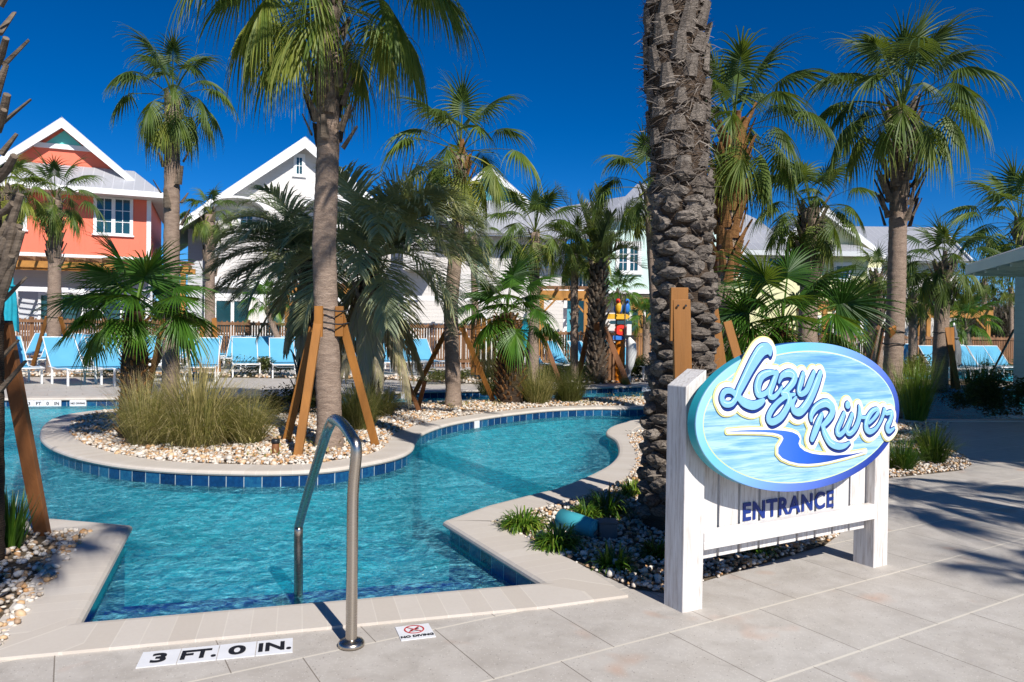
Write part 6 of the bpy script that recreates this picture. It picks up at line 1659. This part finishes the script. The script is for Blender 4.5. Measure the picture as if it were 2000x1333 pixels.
# ------------------------------------------------------------------ parrot signpost, bin, umbrellas
y = 18.7; pb_ = Vector((X(1212, y), y, 0)); k = y/FPX
sp = empty('parrot_signpost', pb_, 'orange bamboo signpost with coloured arrow boards and two parrots on top', 'signpost')
zz = lambda v: D(1212, v, y).z; H_ = zz(622)
mb = MB(); rr = .125; prof = []
for i in range(9):
    z0_, z1_ = H_*i/9, H_*(i+1)/9; prof += [(rr*1.14, z0_), (rr, z0_+.03), (rr*.97, (z0_+z1_)/2), (rr, z1_-.03)]
mb.lathe(prof+[(rr*1.14, H_)], 16); mb.build('post', 'orange_paint', sp, smooth=True)
def arrow(root, x0, x1, z0, z1, y_, mat, tip=1, name='arrow_board'):
    m = MB(); t = (z1-z0)*.6
    P = [(x0, z0), (x1-t, z0), (x1, (z0+z1)/2), (x1-t, z1), (x0, z1)] if tip > 0 else [(x0+t, z0), (x1, z0), (x1, z1), (x0+t, z1), (x0, (z0+z1)/2)]
    n = len(P); m.poly([(a, y_, b) for a, b in P]); m.poly([(a, y_+.03, b) for a, b in P[::-1]])
    for i in range(n): a, b = P[i], P[(i+1) % n]; m.quad((a[0], y_, a[1]), (a[0], y_+.03, a[1]), (b[0], y_+.03, b[1]), (b[0], y_, b[1]))
    return m.build(name, mat, root)
arrow(sp, -.36, .22, zz(624), zz(614), -.17, 'yellow_paint', 1); arrow(sp, -.32, .26, zz(634), zz(627), -.20, 'darkteal_paint', -1)
arrow(sp, -.12, .26, zz(650), zz(641), -.17, 'orange_paint', -1); arrow(sp, -.20, .10, zz(664), zz(656), -.16, 'blue_paint', 1)
mb = MB(); ring_mesh(mb, (0, 0), .05, .17); mb.v = [(a, -.19, zz(645)+b*.75) for a, b, c in mb.v]; mb.build('ring_board', 'red_paint', sp)
def parrot(label, dx, body, chest, tail, flip):
    r_ = empty('parrot_figure', pb_+Vector((dx, -.02, H_)), label, 'parrot figure')
    m = MB(); m.tube([(0, 0, .10), (0, -.01, .20), (.0, -.02, .32), (.01*flip, -.03, .40)], [.03, .075, .085, .05], 12); m.build('body', chest, r_, smooth=True)
    m = MB(); m.ellipsoid((.015*flip, -.05, .43), .06, .075, .065, 12, 8); m.build('head', body, r_, smooth=True)
    m = MB(); m.tube([(.02*flip, -.12, .435), (.02*flip, -.15, .42), (.02*flip, -.155, .39)], [.022, .016, .004], 8); m.build('beak', 'ink', r_, smooth=True)
    for s in (-1, 1): m = MB(); m.tube([(s*.07, .0, .34), (s*.085, .02, .22), (s*.05, .04, .08)], [.02, .035, .008], 8); m.build('wing', tail, r_, smooth=True)
    m = MB(); m.tube([(0, .02, .16), (.01*flip, .05, -.02), (.02*flip, .06, -.16)], [.04, .03, .008], 8); m.build('tail', tail, r_, smooth=True)
    m = MB(); m.tube([(.0, 0, .12), (0, 0, .0)], [.02, .02], 6); m.build('feet', 'ink', r_)
parrot('red, yellow and blue carved parrot on top of the orange signpost, left', -.06, 'red_paint', 'yellow_paint', 'blue_paint', -1)
parrot('blue carved parrot on top of the orange signpost, right', .14, 'blue_paint', 'blue_paint', 'teal_paint', 1)
bp = Vector((X(1190, 18.9), 18.9, 0)); bn = empty('litter_bin', bp, 'round wood-slatted litter bin with a dark lid left of the orange signpost', 'litter bin')
for i in range(20):
    a = 2*pi*i/20; m = MB(); ax = (Vector((-math.sin(a), math.cos(a), 0)), Vector((math.cos(a), math.sin(a), 0)), UP); m.box(-.036, .036, .255, .28, .06, .86, ax); m.build('slat', 'fence_wood', bn)
m = MB(); m.lathe([(.245, .03), (.25, .04), (.25, .87), (.22, .88)], 20); m.build('liner', 'black_metal', bn, smooth=True)
m = MB(); m.lathe([(.27, .89), (.28, .91), (.24, .97), (.12, 1.03), (.12, 1.08), (.01, 1.10)], 20); m.build('lid', 'darkteal_paint', bn, smooth=True)
wp = Vector((X(1229, 18.4), 18.4, 0)); wv = empty('rescue_post', wp, 'white post with a white curved rescue board hanging on it, right of the signpost', 'rescue post')
m = MB(); m.box(-.06, .06, -.04, .04, 0, Z(634, 18.4, 1229)); m.build('post', 'white', wv, bevel=.01)
m = MB(); m.tube([(.0, -.08, .25), (.03, -.09, .45), (.06, -.10, .75), (.06, -.10, 1.0), (.0, -.08, 1.15)], [.03, .09, .13, .11, .03], 12); m.build('rescue_board', 'white', wv, smooth=True)
m = MB(); m.box(-.12, .12, -.06, -.041, Z(662, 18.4, 1229), Z(655, 18.4, 1229)); m.build('clip', 'black_metal', wv)
kp = Vector((X(1221, 18.2), 18.2, 0)); kd = empty('life_hook_pole', kp, 'thin black pole standing upright just right of the orange signpost', 'pole')
m = MB(); m.tube([(0, 0, 0), (0, 0, Z(576, 18.2, 1221))], .016, 8); m.build('pole', 'black_metal', kd, smooth=True)
m = MB(); m.lathe([(.09, 0), (.09, .02), (.03, .04)], 14); m.build('foot', 'black_metal', kd)
hp = MB(); hp.tube([(0, 0, 2.0), (.02, -.02, 2.03), (.05, -.02, 2.02)], .012, 6); hp.build('hook', 'black_metal', kd)
def umbrella(label, u, y, vt, vb, w, mat):
    base = Vector((X(u, y), y, 0)); r_ = empty('closed_umbrella', base, label, 'umbrella', 'closed pool umbrellas'); zt_, zb_ = Z(vt, y, u), Z(vb, y, u)
    m = MB(); m.tube([(0, 0, 0), (0, 0, zt_+.06)], .024, 10); m.build('pole', 'white_metal', r_, smooth=True)
    m = MB(); n = 28; k0 = 0; lv = 14; rg = random.Random(3)
    for i in range(lv+1):
        t = i/lv; z = zt_-(zt_-zb_)*t; R_ = w*(.12+.88*math.sin(min(1, t*1.25)*pi/2))*(1 if t < .25 else 1-.25*(math.exp(-((t-.32)/.06)**2)))
        for j in range(n):
            a = 2*pi*j/n; f_ = 1+.24*math.sin(a*7+t*1.2)+.08*math.sin(a*3+t*5); m.v.append((math.cos(a)*R_*f_, math.sin(a)*R_*f_, z+(.06*math.sin(a*5) if i == lv else 0)))
    for i in range(lv):
        for j in range(n): a = i*n+j; b = i*n+(j+1) % n; m.f.append((a, b, b+n, a+n))
    m.build('canopy', mat, r_, smooth=True)
    m = MB(); z = zt_-(zt_-zb_)*.32; m.lathe([(w*.80, z-.02), (w*.84, z), (w*.80, z+.02)], 20); m.build('tie_strap', mat, r_, smooth=True)
    m = MB(); m.lathe([(.28, 0), (.28, .05), (.08, .08), (.04, .3)], 20); m.build('base', 'grey_box', r_, smooth=True)
umbrella('closed bright teal umbrella at the left edge among the loungers', 16, 15.0, 518, 645, .155, 'teal_cloth')
umbrella('closed teal umbrella with a white pole beside the reddish plank', 1026, 19.0, 622, 690, .16, 'teal_cloth')
umbrella('closed grey-blue umbrella behind the orange plank among the right-hand loungers', 1864, 21.5, 635, 715, .17, 'grey_box')
shade_palm(5.5, 1.9, 3.9, 1.0, 91, 'fan palm just outside the right of the photo, its shade on the pavement')
shade_palm(-1.7, -2.4, 5.5, .72, 92, 'leaning fan palm behind the viewer, its shade on the left pool corner', 16, (1.95, 1.0))
shade_palm(7.4, 4.0, 4.2, 1.3, 93, 'second fan palm outside the right of the photo, beyond the first')
shade_palm(5.3, -.5, 3.9, .62, 95, 'small fan palm behind the viewer on the right, its shade at the pavement edge', 16)
shade_palm(9.2, 4.5, 4.4, 1.6, 94, 'third fan palm outside the right of the photo, near the green building')
